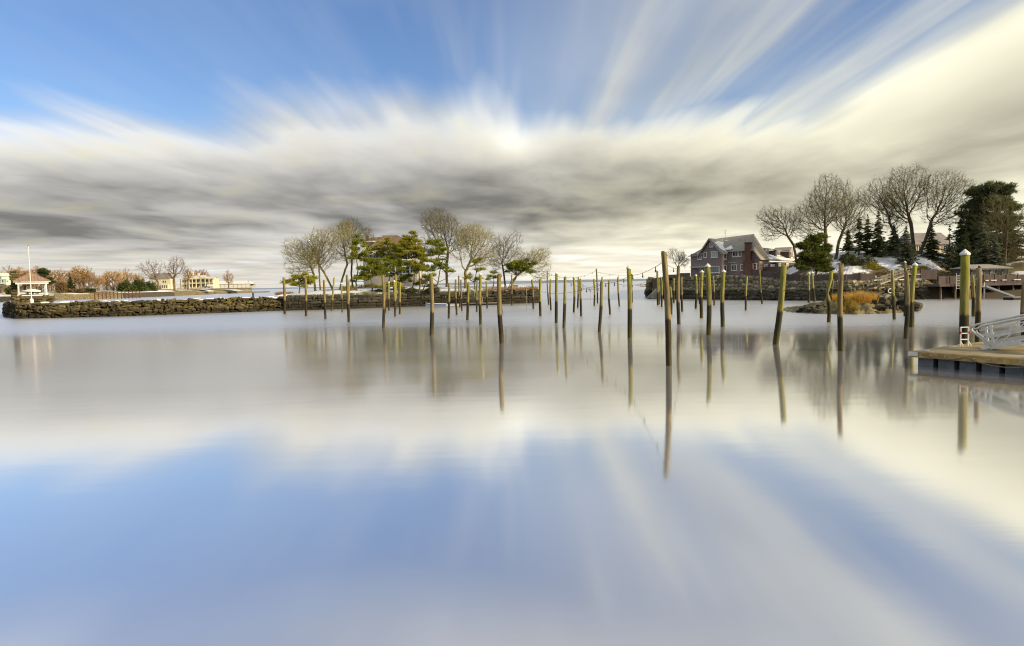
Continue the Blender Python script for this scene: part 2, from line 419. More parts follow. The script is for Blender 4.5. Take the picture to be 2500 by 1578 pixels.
def bare_tree_meshes(seed, trunk, ells, nattr, mats, step=0.45, twigs=2, twig_len=0.8, tip=0.016, thick=0.09, rmax=0.5, **kw):
    P, par, r = grow(seed, trunk, ells, nattr, step, tip=tip, **kw)
    if r[0] > rmax:                                     # keep the trunk slim
        big = r > rmax * 0.35; r = np.where(big, rmax * 0.35 + (r - rmax * 0.35) * (rmax * 0.65) / (r[0] - rmax * 0.35), r)
    r[:3] *= np.array([1.35, 1.18, 1.06])[:len(r[:3])]
    rng = np.random.default_rng(seed + 5)
    i = np.arange(1, len(P)); A = P[par[i]]; B = P[i]; ra = np.minimum(r[par[i]], r[i] * 1.5); rb = r[i]
    B2 = B + (B - A) * 0.12
    big = rb > thick
    Vb, Fb = seg_tubes(A[big], B2[big], np.minimum(ra[big], r[par[i]][big]), rb[big], 7)
    tm = np_mesh('trunk', Vb, Fb, mats[0])
    Vs, Fs = seg_tubes(A[~big], B2[~big], ra[~big], rb[~big], 4)
    j = np.where(r[i] < 0.07 * (tip / 0.016))[0]; Vt = []; Ft = []; off = len(Vs)
    for _ in range(twigs):
        o = P[i[j]]; d = (B - A)[j]; d = d / (np.linalg.norm(d, axis=1, keepdims=True) + 1e-9)
        d = d + rng.normal(0, 0.42, d.shape) + np.array([0, 0, 0.3]); d /= np.linalg.norm(d, axis=1, keepdims=True)
        L = twig_len * (0.4 + 0.8 * rng.random((len(j), 1))); m1 = o + d * L * 0.5 + rng.normal(0, 0.05, d.shape)
        e1 = m1 + (d + rng.normal(0, 0.3, d.shape) + np.array([0, 0, 0.15])) * L * 0.5
        for a, b, q in ((o, m1, (tip * 0.75, tip * 0.6)), (m1, e1, (tip * 0.6, tip * 0.3))):
            V, F = seg_tubes(a, b, np.full(len(a), q[0]), np.full(len(a), q[1]), 3); Vt.append(V); Ft.append(F + off); off += len(V)
    cm = np_mesh('crown', np.concatenate([Vs] + Vt), np.concatenate([Fs] + Ft), mats[1])
    return tm, cm
def plant_tree(name, meshes, loc, label, cat, group=None, rz=0.0, scale=1.0):
    o = empty(name, loc, rz)
    link('trunk', meshes[0], o); link('crown', meshes[1], o)
    o.scale = (scale,) * 3 if not hasattr(scale, '__len__') else scale
    return tag(o, label, cat, group)
def blades(C, D, L, Wd, rng, rows=2):
    """thin triangles: base centre C, direction D, length L, width Wd"""
    n = len(C); s = np.cross(D, rng.normal(size=(n, 3))); s /= np.linalg.norm(s, axis=1, keepdims=True) + 1e-9
    V = np.stack([C - s * Wd[:, None] / 2, C + s * Wd[:, None] / 2, C + D * L[:, None]], 1).reshape(-1, 3)
    return V, np.arange(n * 3).reshape(-1, 3)
def unit(v): return v / (np.linalg.norm(v, axis=1, keepdims=True) + 1e-9)
def pine_meshes(seed, trunk, pads, mats, per=90, blade=0.34, limb=0.05, trunk_r=0.18):
    """crooked trunk polyline, pads [(x,y,z,rx,rz)] of needle tufts at the ends of limbs"""
    rng = np.random.default_rng(seed); mb = MB()
    T = [Vector(p) for p in trunk]; n = len(T)
    mb.tube(T, [trunk_r * (1 - 0.75 * i / (n - 1)) for i in range(n)], 7)
    Vc = []; Fc = []; off = 0
    for (x, y, z, rx, rz) in pads:
        c = Vector((x, y, z)); src = min(T[1:], key=lambda p: (p - c).length + max(0, p.z - c.z) * 1.5)
        mid = (src + c) / 2 + Vector((rng.normal(0, .12), rng.normal(0, .12), -0.12 * (src - c).length + 0.1))
        mb.tube([src, mid, c], [limb * 1.3, limb, limb * 0.5], 5, False)
        k = int(per * rx * rx / 1.0 * (0.5 + rz)) + 14
        q = rng.normal(size=(k, 3)); q = unit(q) * rng.random((k, 1)) ** 0.4
        q[:, 2] = np.where(q[:, 2] < 0, q[:, 2] * 0.5, q[:, 2])
        ctr = np.array([x, y, z]) + q * np.array([rx, rx, rz]) * (1 + 0.25 * rng.normal(size=(k, 1)))
        for _ in range(8):
            d = unit(rng.normal(size=(k, 3)) + q * 0.8 + np.array([0, 0, 0.65]))
            V, F = blades(ctr, d, blade * (0.6 + 0.7 * rng.random(k)), blade * (0.13 + 0.11 * rng.random(k)), rng)
            Vc.append(V); Fc.append(F + off); off += len(V)
    return mb.mesh('trunk', mats[0]), np_mesh('crown', np.concatenate(Vc), np.concatenate(Fc), mats[1])
def spruce_meshes(seed, H, Rm, mats, bare=0.06, droop=0.30, levels=30, blade=0.42, ragged=0.25, gap=0.0):
    rng = np.random.default_rng(seed); mb = MB(); tr = 0.016 * H + 0.05
    mb.tube([(0, 0, 0), (0, 0, H * 0.5), (0, 0, H * 0.98)], [tr, tr * 0.6, 0.02], 7)
    C = []; D = []; Ls = []
    for i in range(levels):
        f = i / (levels - 1); zl = H * (bare + (1 - bare) * f ** 0.95) - 0.1
        Rl = Rm * (1 - f) ** 0.8 * max(.35, 1 + 1.6 * ragged * rng.normal()) + 0.04
        if gap and rng.random() < gap: continue
        nb = 7 + int(5 * (1 - f))
        for b in range(nb):
            a = 2 * math.pi * (b + rng.random()) / nb; rl = Rl * (0.55 + 0.6 * rng.random()); z = zl + rng.uniform(-.7, .7) * H / levels
            m = max(4, int(rl * 7)); s = (np.arange(m) + rng.random(m)) / m
            rad = s * rl; zz = z - droop * rad * (0.7 + 0.5 * s) + 0.16 * rl * s ** 3 + rng.normal(0, 0.04, m)
            base = np.stack([np.cos(a) * rad, np.sin(a) * rad, zz], 1)
            for sd in (-1, 1, 0, 0):
                aa = a + sd * 0.75 + rng.normal(0, 0.25, m)
                d = np.stack([np.cos(aa), np.sin(aa), np.full(m, -0.22 if sd else -0.5) + rng.normal(0, 0.22, m)], 1)
                C.append(base); D.append(unit(d)); Ls.append(blade * (0.7 + 0.5 * rng.random(m)) * (1.15 - 0.45 * s) * (.38 + .62 * (1 - f) ** .7))
    C = np.concatenate(C); D = np.concatenate(D); L = np.concatenate(Ls)
    V, F = blades(C, D, L, L * 0.42, rng)
    return mb.mesh('trunk', mats[0]), np_mesh('crown', V, F, mats[1])
def bush_mesh(seed, rx, ry, rz, mat, n=900, leaf=0.16, flat=0.0, name='bush'):
    rng = np.random.default_rng(seed)
    q = unit(rng.normal(size=(n, 3))); q[:, 2] = np.abs(q[:, 2])
    q *= (rng.random((n, 1)) ** 0.33) * (1 + 0.16 * np.sin(q[:, :1] * 7 + seed) + 0.12 * np.sin(q[:, 1:2] * 9 + 2 * seed))
    if flat: q = np.sign(q) * np.abs(q) ** flat
    c = q * np.array([rx, ry, rz]); d = unit(rng.normal(size=(n, 3)) + q + np.array([0, 0, 0.3]))
    V, F = blades(c, d, leaf * (0.7 + 0.8 * rng.random(n)), leaf * (0.5 + 0.4 * rng.random(n)), rng)
    return np_mesh(name, V, F, mat)
def grass_mesh(seed, pts, mat, h=0.8, w=0.03, name='grass', lean=0.35):
    rng = np.random.default_rng(seed); n = len(pts); d = unit(np.stack([rng.normal(0, lean, n), rng.normal(0, lean, n), np.ones(n)], 1))
    V, F = blades(np.asarray(pts), d, h * (0.55 + 0.6 * rng.random(n)), np.full(n, w), rng)
    return np_mesh(name, V, F, mat)

# ------------------------------------------------------------------ stones
def small_rubble(root, path, meshes, mat, n, ztop, seed, out=.2, batter=.14, size=(.18, .5), s1=1.0):
    rnd = random.Random(seed); V = []; F = []; off = 0
    for i in range(n):
        m = rnd.random() * path.L * s1; z = rnd.random() ** .75 * ztop; p, d = path.at(m); nr = Vector((-d.y, d.x)); c = p + nr * (batter * z - out + rnd.uniform(-.05, .3))
        src = rnd.choice(meshes); sc = rnd.uniform(*size); E = Euler((rnd.uniform(0, 3), rnd.uniform(0, 3), rnd.uniform(0, 3))).to_matrix()
        for v in src.vertices: q = E @ Vector((v.co.x * sc * 1.4, v.co.y * sc, v.co.z * sc * .8)); V.append((c.x + q.x, c.y + q.y, z + q.z))
        for pl in src.polygons: F.append([off + a for a in pl.vertices])
        off += len(src.vertices)
    me = bpy.data.meshes.new('rubble'); me.from_pydata(V, [], F); me.materials.append(mat); me.update()
    return tag(link('rubble', me, root), kind='stuff')
def rock_mesh(seed, mat, boxy=0.62, jit=0.10):
    rng = np.random.default_rng(seed); ids = {}; V = []
    def vid(i, j, k):
        if (i, j, k) not in ids:
            p = np.array([i, j, k], float) - 1; q = p / max(np.linalg.norm(p), 1e-6)
            p = p * boxy + q * (1 - boxy) * 1.15 + rng.normal(0, jit, 3); ids[(i, j, k)] = len(V); V.append(tuple(p * 0.5))
        return ids[(i, j, k)]
    F = []
    for ax in range(3):
        for s in (0, 2):
            for a in range(2):
                for b in range(2):
                    q = []
                    for da, db in ((0, 0), (1, 0), (1, 1), (0, 1)):
                        c = [0, 0, 0]; c[ax] = s; c[(ax + 1) % 3] = a + da; c[(ax + 2) % 3] = b + db; q.append(vid(*c))
                    F.append(q if s else q[::-1])
    me = bpy.data.meshes.new('stone'); me.from_pydata(V, [], F); me.materials.append(mat); me.update(); return me
class Path:
    def __init__(s, pts):
        s.p = [Vector((p[0], p[1])) for p in pts]; s.d = [0.0]
        for a, b in zip(s.p, s.p[1:]): s.d.append(s.d[-1] + (b - a).length)
        s.L = s.d[-1]
    def at(s, t):
        t = min(max(t, 0), s.L - 1e-6)
        for i in range(len(s.p) - 1):
            if t <= s.d[i + 1]:
                f = (t - s.d[i]) / (s.d[i + 1] - s.d[i]); dr = (s.p[i + 1] - s.p[i]).normalized()
                return s.p[i].lerp(s.p[i + 1], f), dr
def stone_wall(root, path, meshes, rows, depth=0.7, batter=0.12, seed=1, joint=0.09, rough=0.06, name='stone', stop=300, snow=None, snow_p=0.6, z0=-0.1, wild=False):
    """rows [(height, wmin, wmax)] from the bottom up along the path; each stone an object"""
    rnd = random.Random(seed); z = z0; cnt = 0; smesh = snow
    for ri, (h, w0, w1) in enumerate(rows):
        s = -rnd.random() * w0
        while s < path.L:
            w = rnd.uniform(w0, w1); m = s + w / 2
            if 0 < m < path.L and cnt < stop:
                p, d = path.at(m); nrm = Vector((-d.y, d.x))            # points away from the viewer
                b = batter * (z - z0) + rnd.uniform(-rough, rough); hh = h * rnd.uniform(0.86, 1.12) * (rnd.choice((.8, 1, 1, 1.35)) if wild else 1)
                c = p + nrm * (b + depth / 2)
                o = link(name, rnd.choice(meshes), root, (c.x, c.y, z + h / 2 + rnd.uniform(-.03, .03)), (rnd.uniform(-.06, .06), rnd.uniform(-.06, .06) * (4 if wild else 1), math.atan2(d.y, d.x) + rnd.uniform(-.07, .07) * (2 if wild else 1)), ((w - joint) * 1.12, depth * 1.1, (hh - joint) * 1.12)); cnt += 1
                if smesh and ri == len(rows) - 1 and rnd.random() < snow_p:
                    link('snow_cap', rnd.choice(smesh), root, (c.x + rnd.uniform(-.1, .1), c.y + rnd.uniform(-.1, .15), z + h * 1.02 + 0.02), (rnd.uniform(-.1, .1), rnd.uniform(-.12, .12), math.atan2(d.y, d.x) + rnd.uniform(-.4, .4)), (w * rnd.uniform(.35, .95), depth * rnd.uniform(.5, 1.0), rnd.uniform(.10, .34)))
            s += w
        z += h
    return cnt

# ------------------------------------------------------------------ shared shapes
STONES = [rock_mesh(i, M_STONE, .55, .14) for i in range(9)]
DSTONES = [rock_mesh(20 + i, M_DARKSTONE, 0.8, 0.06) for i in range(6)]
RSTONES = [rock_mesh(40 + i, M_RUBBLE, 0.5, 0.13) for i in range(7)]
SNOWCAPS = [rock_mesh(60 + i, M_SNOW, 0.25, 0.16) for i in range(6)]
def strip(path, prof, n=40):
    """a body swept along a path: prof [(offset away from viewer, z)] closed polygon"""
    mb = MB(); k = len(prof)
    for i in range(n + 1):
        p, d = path.at(path.L * i / n); nr = Vector((-d.y, d.x))
        for t_, z in prof: q = p + nr * t_; mb.v.append((q.x, q.y, z))
    for i in range(n):
        for j in range(k): mb.f.append((i * k + j, i * k + (j + 1) % k, (i + 1) * k + (j + 1) % k, (i + 1) * k + j))
    mb.f.append(tuple(range(k))); mb.f.append(tuple(n * k + j for j in reversed(range(k))))
    return mb
def gp(pts): return Path([ground(*p)[:2] for p in pts])

# ------------------------------------------------------------------ window and wall helpers for buildings
def window(root, c, w, h, ax, nrm, bars=1, hbars=0, frame=None, glass=None, fw=0.1, sill=True):
    """a framed window on a wall: c centre, ax unit vector along the wall, nrm outward"""
    c = Vector(c); ax = Vector(ax); nrm = Vector(nrm); frame = frame or M_WHITE; glass = glass or M_GLASS
    up = Vector((0, 0, 1)); mb = MB(); rot = Matrix((ax, -nrm, up)).transposed()
    for s in (-1, 1):
        mb.box(c + ax * s * (w / 2) + nrm * 0.05, (fw, 0.14, h + fw), rot=rot)
        mb.box(c + up * s * (h / 2) + nrm * 0.047, (w - fw, 0.13, fw), rot=rot)
    for i in range(bars): mb.box(c + ax * (w * (i + 1) / (bars + 1) - w / 2) + nrm * 0.042, (fw * 0.7, 0.11, h - fw), rot=rot)
    for i in range(hbars): mb.box(c + up * (h * (i + 1) / (hbars + 1) - h / 2) + nrm * 0.038, (w - fw, 0.09, fw * 0.5), rot=rot)
    o = mb.build('window', frame, root)
    MB().box(c + nrm * 0.012, (w - fw * 0.5, 0.03, h - fw * 0.5), rot=rot).build('pane', glass, o)
    if sill: MB().box(c - up * (h / 2 + fw * 0.9) + nrm * 0.09, (w + fw * 2.2, 0.26, fw * 0.7), rot=rot).build('sill', frame, o)
    return o

# ------------------------------------------------------------------ breakwater
bw_path = gp([(9, 768), (13, 774.5), (40, 778.5), (120, 777), (300, 772.5), (500, 765.5), (706, 758)])
bw = tag(empty('stone_breakwater', (0, 0, 0)), 'long low breakwater of piled brown stones with snow on top, running from the gazebo', 'breakwater')
stone_wall(bw, bw_path, STONES, [(.58, 1.0, 2.0), (.52, .8, 1.9), (.54, .9, 2.1), (.52, 1.0, 2.2), (.62, 1.2, 2.8)], depth=0.9, batter=0.16, seed=4, rough=0.24, joint=0.12, wild=True, snow=SNOWCAPS, snow_p=0.62, stop=296)
small_rubble(bw, bw_path, STONES, stone_material('breakwater_rubble', (0.04, 0.034, 0.02), (0.10, 0.082, 0.045), (0.23, 0.19, 0.10), 0.9), 520, 2.6, 5, out=.12, batter=.16)
strip(bw_path, [(0.75, -0.4), (0.95, 2.35), (4.2, 2.35), (4.6, -0.4)]).build('core', M_CORE, bw)
strip(bw_path, [(1.25, 2.3), (1.3, 2.56), (3.6, 2.62), (3.9, 2.3)]).build('snow_cover', M_SNOW, bw)

# ------------------------------------------------------------------ gazebo
def build_gazebo():
    c = at(79, 720, 125.0); rz = R(37)
    g = tag(empty('gazebo', (c.x, c.y, 0), rz), 'small white columned gazebo with red copper hip roof and stone chimney on the breakwater tip', 'gazebo')
    rnd = random.Random(3); Z0, ZF = 2.5, 3.5
    MB().box((0, 0, (Z0 + ZF) / 2), (5.4, 4.6, ZF - Z0 - 0.02)).build('plinth', M_CORE, g)
    for (x0, y0, x1, y1) in ((-3.0, -2.5, 3.0, -2.5), (3.0, -2.5, 3.0, 2.4), (-3.0, 2.4, -3.0, -2.5)):
        stone_wall(g, Path([(x0, y0), (x1, y1)]), STONES, [(.36, .5, .95), (.34, .45, .9), (.36, .5, 1.1)], depth=0.55, batter=0.03, seed=int(x0 * 10 + y1), rough=0.06, z0=Z0)
    for sx in (-1, 1):
        for sy in (-1, 1):
            x, y = sx * 2.05, sy * 1.75
            if not (sx < 0 and sy > 0):
                for k in range(4):
                    link('stone', rnd.choice(STONES), g, (x + (k % 2 - .5) * .36, y + (k // 2 - .5) * .36, ZF + .25), (0, 0, rnd.uniform(-.2, .2)), (.48, .48, .6))
            mb = MB(); mb.box((x, y, ZF + .58), (.52, .52, .10)); mb.lathe((x, y, ZF + .63), [(.22, 0), (.22, .08), (.16, .12), (.145, 1.75), (.21, 1.83), (.21, 1.93)], 12)
            mb.build('column', M_WHITE, g)
    mb = MB()
    for sy in (-1, 1): mb.box((0, sy * 1.75, 6.22), (4.9, .42, .34)); mb.box((0, sy * 1.98, 6.47), (5.5, .5, .16))
    for sx in (-1, 1): mb.box((sx * 2.05, 0, 6.215), (.42, 3.05, .33)); mb.box((sx * 2.5, 0, 6.465), (.5, 3.4, .15))
    mb.build('entablature', M_WHITE, g)
    ex, ey, ze, zp = 2.78, 2.45, 6.57, 8.15
    rf = MB(); P = [(-ex, -ey, ze), (ex, -ey, ze), (ex, ey, ze), (-ex, ey, ze), (0, 0, zp)]
    rf.add(P, [(0, 1, 4), (1, 2, 4), (2, 3, 4), (3, 0, 4), (3, 2, 1, 0)])
    ro = rf.build('roof', material('copper_roof', (0.24, 0.155, 0.11), (0.34, 0.23, 0.165), scale=1.4, rough=0.5, stretch=(1, 1, .3)), g)
    for (a, b) in ((0, 1), (1, 2), (3, 0)):
        A, B, T = Vector(P[a]), Vector(P[b]), Vector(P[4]); n = 12
        for i in range(1, n):
            f = i / n; q = A.lerp(B, f); k = 2 * min(f, 1 - f); top = q + ((A + B) / 2 - q) * 0 + (T - (A + B) / 2) * k
            MB().bar(q + Vector((0, 0, .025)), top + Vector((0, 0, .025)), .05, .06).build('seam', MATS['copper_roof'], ro)
    for a in range(4): MB().bar(Vector(P[a]) + Vector((0, 0, .03)), Vector(P[4]) + Vector((0, 0, .03)), .09, .09).build('hip_cap', MATS['copper_roof'], ro)
    ch = empty('chimney', (-2.5, 1.3, 0)); ch.parent = g
    MB().box((0, 0, 5.4), (.75, .75, 5.7)).build('chimney_core', M_CORE, ch)
    z = 2.7
    while z < 8.3:
        h = rnd.uniform(.34, .5)
        for k in range(4):
            a = k * math.pi / 2 + rnd.uniform(-.1, .1); link('stone', rnd.choice(STONES), ch, (.3 * math.cos(a) + rnd.uniform(-.1, .1), .3 * math.sin(a) + rnd.uniform(-.1, .1), z + h / 2), (0, 0, a), (.62, .9, h))
        z += h
build_gazebo()
fp = at(77, 731, 120.5)
f = tag(empty('flagpole', (fp.x, fp.y, fp.z)), 'tall slender white flagpole without a flag in front of the gazebo', 'flagpole')
MB().lathe((0, 0, -0.9), [(.30, 0), (.30, .85), (.22, .95), (.10, 1.05)], 10).build('base', M_WHITE, f)
MB().tube([(0, 0, 0), (0, 0, 4.5), (0, 0, 9.35)], [.085, .07, .045], 8).build('pole', M_WHITE, f)
MB().lathe((0, 0, 9.35), [(.03, 0), (.10, .06), (.10, .16), (.03, .22)], 8).build('finial', M_WOOD, f)

# ------------------------------------------------------------------ far shore behind the breakwater
shore_px = [(-160, 400), (30, 400), (130, 425), (250, 470), (400, 560), (460, 640), (520, 740), (600, 830), (615, 850)]
def shore_D(px):
    for (a, da), (b, db) in zip(shore_px, shore_px[1:]):
        if a <= px <= b: return da + (db - da) * (px - a) / (b - a)
    return shore_px[-1][1]
def XY(px, D): v = at(px, 700, D); return (v.x, D)
fs_path = Path([XY(*p) for p in shore_px])
M_FARLAND = material('snowy_lawn', (0.16, 0.14, 0.06), (0.30, 0.26, 0.15), (0.80, 0.80, 0.80), scale=0.035, rough=0.9, world=True, lo=0.38, hi=0.52, detail=6)
mb = MB(); rows = [0, 6, 20, 50, 110, 240]; zz = [3.2, 3.9, 4.6, 5.4, 6.4, 7.5]; n = 48
for i in range(n + 1):
    p, d = fs_path.at(fs_path.L * i / n); dirv = Vector((p.x, p.y)).normalized()
    for t_, z in zip(rows, zz):
        k = t_ if i < n - 8 else t_ * (0.15 + 0.85 * (n - i) / 8); q = p + dirv * k; mb.v.append((q.x, q.y, z))
for i in range(n):
    for j in range(len(rows) - 1): mb.f.append((i * 6 + j, (i + 1) * 6 + j, (i + 1) * 6 + j + 1, i * 6 + j + 1))
tag(mb.build('far_shore', M_FARLAND, smooth=True), kind='structure')
M_SEAWALL = material('far_seawall_stone', (0.10, 0.085, 0.055), (0.26, 0.21, 0.12), scale=0.9, rough=0.9, bump=0.4, world=True)
M_SEAWALLD = material('wet_seawall', (0.05, 0.043, 0.038), (0.10, 0.085, 0.07), scale=0.9, rough=0.9, bump=0.4, world=True)
def far_wall(pxs, z1, mat, label, name='seawall', th=1.6, cap=True):
    ptsd = [XY(px, D - 0.6) for px, D in pxs]; w = tag(empty(name), label, 'sea wall')
    ph = Path(ptsd)
    strip(ph, [(0, -.3), (.25, z1), (th, z1), (th, -.3)], 14).build('wall', mat, w)
    if cap: strip(ph, [(-.1, z1 + .01), (-.1, z1 + .3), (th + .1, z1 + .3), (th + .1, z1 + .01)], 14).build('snow_cap', M_SNOW, w)
far_wall([(-160, 398), (30, 398), (130, 423)], 3.3, M_SEAWALLD, 'dark far sea wall with a white snow cap seen through the gazebo columns')
far_wall([(133, 424), (250, 468), (300, 497)], 3.6, M_SEAWALL, 'low mottled sea wall below the brown hedge on the far shore', cap=False)
far_wall([(302, 498), (400, 558), (424, 590)], 3.9, M_SEAWALLD, 'dark far sea wall below the round evergreen shrubs')
far_wall([(426, 592), (460, 638), (480, 670)], 4.6, M_SEAWALL, 'pale sunlit sea wall below the columned mansion', cap=False)
far_wall([(482, 672), (520, 738), (600, 828), (615, 848)], 2.9, M_SEAWALL, 'long stone sea wall below the white tent', cap=False)
far_wall([(612, 846), (640, 850), (657, 852)], 1.5, M_SEAWALL, 'dark low jetty end beyond the white tent', name='jetty', th=6, cap=False)
# dark boardwalk pier
pr = tag(empty('pier'), 'dark red boardwalk pier on posts along the far shore below the evergreens', 'pier')
pa = [Vector((*XY(232, 440), 0)), Vector((*XY(342, 455), 0))]
MB().bar(pa[0] + Vector((0, 0, 3.4)), pa[1] + Vector((0, 0, 3.4)), 2.4, .5).build('deck', material('pier_boards', (0.10, 0.045, 0.03), (0.17, 0.08, 0.05), scale=.5, rough=.9), pr)
MB().bar(pa[0] + Vector((0, 0, 4.5)), pa[1] + Vector((0, 0, 4.5)), .2, .3).build('rail', MATS['pier_boards'], pr)
for i in range(13):
    q = pa[0].lerp(pa[1], i / 12); MB().box((q.x, q.y - .9, 2.1), (.45, .45, 4.8)).build('post', MATS['pier_boards'], pr)
# little dark piling beyond the breakwater
q = XY(617, 300); tag(MB().tube([(q[0], q[1], -.5), (q[0], q[1], 2.6), (q[0], q[1], 2.75)], [.36, .36, .2], 8).build('channel_marker_pile', M_BLACK), 'short dark pile standing alone in the water beyond the breakwater', 'pile')

# far trees: a few shapes, each planted with its own size
def far_shape(seed, H, spread, low=0.28, n=260):
    return bare_tree_meshes(seed, [(0, 0, 0), (0.02 * H, 0, H * low)], [(0, 0, H * .62, spread, spread, H * .36)], n, (M_FARBARK, M_FARTWIG), step=H * .042, twigs=5, twig_len=H * .085, tip=0.06, thick=.12, rmax=.55, reach=H)
FAR = [far_shape(1, 15, 4.8), far_shape(2, 15, 3.6, .2), far_shape(3, 15, 5.6, .22, 320), far_shape(4, 15, 3.0, .15)]
OAK = bare_tree_meshes(9, [(0, 0, 0), (.3, 0, 5), (.1, 0, 8)], [(0, 0, 18, 11.5, 9, 10.5)], 620, (M_FARBARK, material('oak_twigs', (0.16, 0.11, 0.075), (0.22, 0.16, 0.11), scale=.2, rough=.95)), step=.95, twigs=2, twig_len=1.5, tip=.05, thick=.22, rmax=.95, reach=26)
far_list = [  # pixel, top, kind, width factor, label
    (3, 658, 1, 1.3, 'russet bare tree at the edge of the far shore above the pale green house'),
    (22, 657, 0, 1.2, 'russet bare tree on the far shore between the pale green house and the gazebo chimney'),
    (44, 655, 2, .95, 'russet bare tree directly above the gazebo chimney'),
    (62, 651, 1, 1.1, 'taller thin bare tree behind the left slope of the gazebo roof'),
    (90, 655, 3, 1.3, 'slim bare tree rising just beyond the flagpole and the gazebo roof peak'),
    (128, 655, 2, 1.0, 'spreading russet bare tree beside the tall far pine'),
    (147, 672, 0, 1.0, 'low reddish bare tree just beyond the gazebo'),
    (160, 665, 3, 1.3, 'slim pale bare tree next to the far fir'),
    (184, 655, 1, 1.4, 'tall golden bare tree behind the conical fir'),
    (199, 654, 3, 1.5, 'tall golden bare tree just past the conical fir'),
    (219, 659, 0, 1.0, 'open branched bare tree above the clipped brown hedge'),
    (240, 674, 2, .9, 'low bare tree past the end of the brown hedge'),
    (277, 658, 2, .95, 'broad golden bare tree above the dark boardwalk pier'),
    (294, 664, 1, 1.2, 'golden bare tree left of the round evergreens'),
    (312, 661, 0, 1.0, 'golden bare tree rising over the first round evergreen'),
    (334, 667, 2, .8, 'small golden bare tree over the middle round evergreen'),
    (350, 678, 0, .8, 'low bare tree beside the grey roofed house'),
    (30, 668, 3, 1.4, 'low slim bare tree left of the gazebo chimney'),
    (75, 666, 0, .8, 'low bare tree hidden behind the gazebo roof'),
    (118, 668, 1, 1.0, 'low bare tree in front of the tall far pine'),
    (207, 668, 2, .9, 'low russet tree between fir and hedge'),
    (262, 672, 1, 1.0, 'low bare tree in the gap above the pier')]
for i, (px, ty, k, wf, lab) in enumerate(far_list):
    D = shore_D(px) + 45 + (i * 37 % 40); b = at(px, 716, D); top = at(px, ty, D).z; z0 = 4.9
    s = (top - z0) / 14.0; wf *= 1.2
    plant_tree('bare_tree', FAR[k], (b.x, D, z0), lab, 'tree', 'bare trees on the far shore', rz=i * 1.7, scale=(s * wf, s * wf, s))
for px, ty, D, wf, rz, lab in ((386, 635, 600, 1.4, .4, 'big spreading bare oak in front of the grey roofed house'), (426, 629, 615, 1.4, 2.2, 'tallest bare oak between the grey roofed house and the mansion')):
    b = at(px, 705, D); s = (at(px, ty, D).z - 5) / 28.0; plant_tree('oak_tree', OAK, (b.x, D, 5), lab, 'tree', 'bare oaks by the mansion', rz, (s * wf, s * wf, s))
for px, ty, D, k, wf, lab in ((459, 651, 640, 3, 1.2, 'thin bare tree standing before the mansion portico'), (487, 651, 760, 2, 1.15, 'rounded bare tree behind the mansion chimneys'), (558, 661, 730, 0, 1.05, 'single rounded bare tree in front of the white tent')):
    b = at(px, 703, D); s = (at(px, ty, D).z - 5.2) / 15.0; plant_tree('bare_tree', FAR[k], (b.x, D, 5.2), lab, 'tree', None, px * .1, (s * wf, s * wf, s))
# the brown wood behind the shore gardens reads as one mass
rngw = np.random.default_rng(44); C_ = []; Dv = []
for i in range(9000):
    px = rngw.uniform(-60, 352); D = shore_D(px) + rngw.uniform(95, 150); hmax = 8.5 + 3.0 * math.sin(px * .11) + 2.0 * math.sin(px * .31 + 1); b = at(px, 700, D); C_.append((b.x, D, 5 + hmax * rngw.random() ** .8)); Dv.append((rngw.normal(0, .5), rngw.normal(0, .5), 1.0))
V_, F_ = blades(np.array(C_), unit(np.array(Dv)), 1.0 + 2.2 * rngw.random(len(C_)), np.full(len(C_), .30), rngw)
tag(link('far_wood', np_mesh('far_wood', V_, F_, M_BROWNHEDGE)), 'brown winter wood behind the far shore gardens', 'wood', kind='stuff')
# evergreens on the far shore
pf = pine_meshes(5, [(0, 0, 0), (.3, 0, 6), (-.2, 0, 11), (0, 0, 16)], [(random.Random(i).uniform(-4.5, 4.5) * (1 - .03 * i), random.Random(i + 50).uniform(-3, 3), 6.5 + i * .55, 2.0, .9) for i in range(19)], (M_FARBARK, M_FAREVER), per=26, blade=1.0, limb=.12, trunk_r=.4)
b = at(110, 716, 470); plant_tree('pine_tree', pf, (b.x, 470, 4.8), 'tall far green pine rising behind the gazebo roof', 'tree', scale=.98)
sf = spruce_meshes(8, 14, 4.0, (M_FARBARK, M_FAREVER), blade=1.0, levels=22)
b = at(173, 716, 480); plant_tree('fir_tree', sf, (b.x, 480, 4.8), 'single conical dark fir on the far shore', 'tree', scale=.93)
for i, (px, ty, hw, lab) in enumerate(((308, 688, 19, 'first of three round dark evergreen shrubs over the far sea wall'), (338, 684, 20, 'middle and tallest of three round dark evergreen shrubs over the far sea wall'), (366, 690, 16, 'last of three round dark evergreen shrubs, nearest the grey roofed house'))):
    D = shore_D(px) + 25; b = at(px, 716, D); h = at(px, ty, D).z - 4.5
    o = link('evergreen_shrub', bush_mesh(70 + i, hw * D / FPX, 4.5, h, M_FAREVER, 2200, 1.1, name='evergreen_shrub'), None, (b.x, D, 4.3)); tag(o, lab, 'shrub', 'round evergreens on the far shore')
for i, (px, hw, ty, mt, lab) in enumerate(((178, 26, 706, M_BROWNHEDGE, 'long clipped brown hedge on the far shore'), (214, 17, 705, M_HEDGE, 'boxy darker green end of the clipped far hedge'), (27, 9, 703, M_HEDGE, 'green shrub beside the pale green far house'), (150, 10, 690, M_BROWNHEDGE, 'rounded reddish twiggy shrub beyond the gazebo'))):
    D = shore_D(px) + 18; b = at(px, 716, D); h = at(px, ty, D).z - 4.3
    o = link('hedge', bush_mesh(90 + i, hw * D / FPX, 2.5, h, mt, 1800, .8, flat=.55, name='hedge'), None, (b.x, D, 4.2)); tag(o, lab, 'hedge')

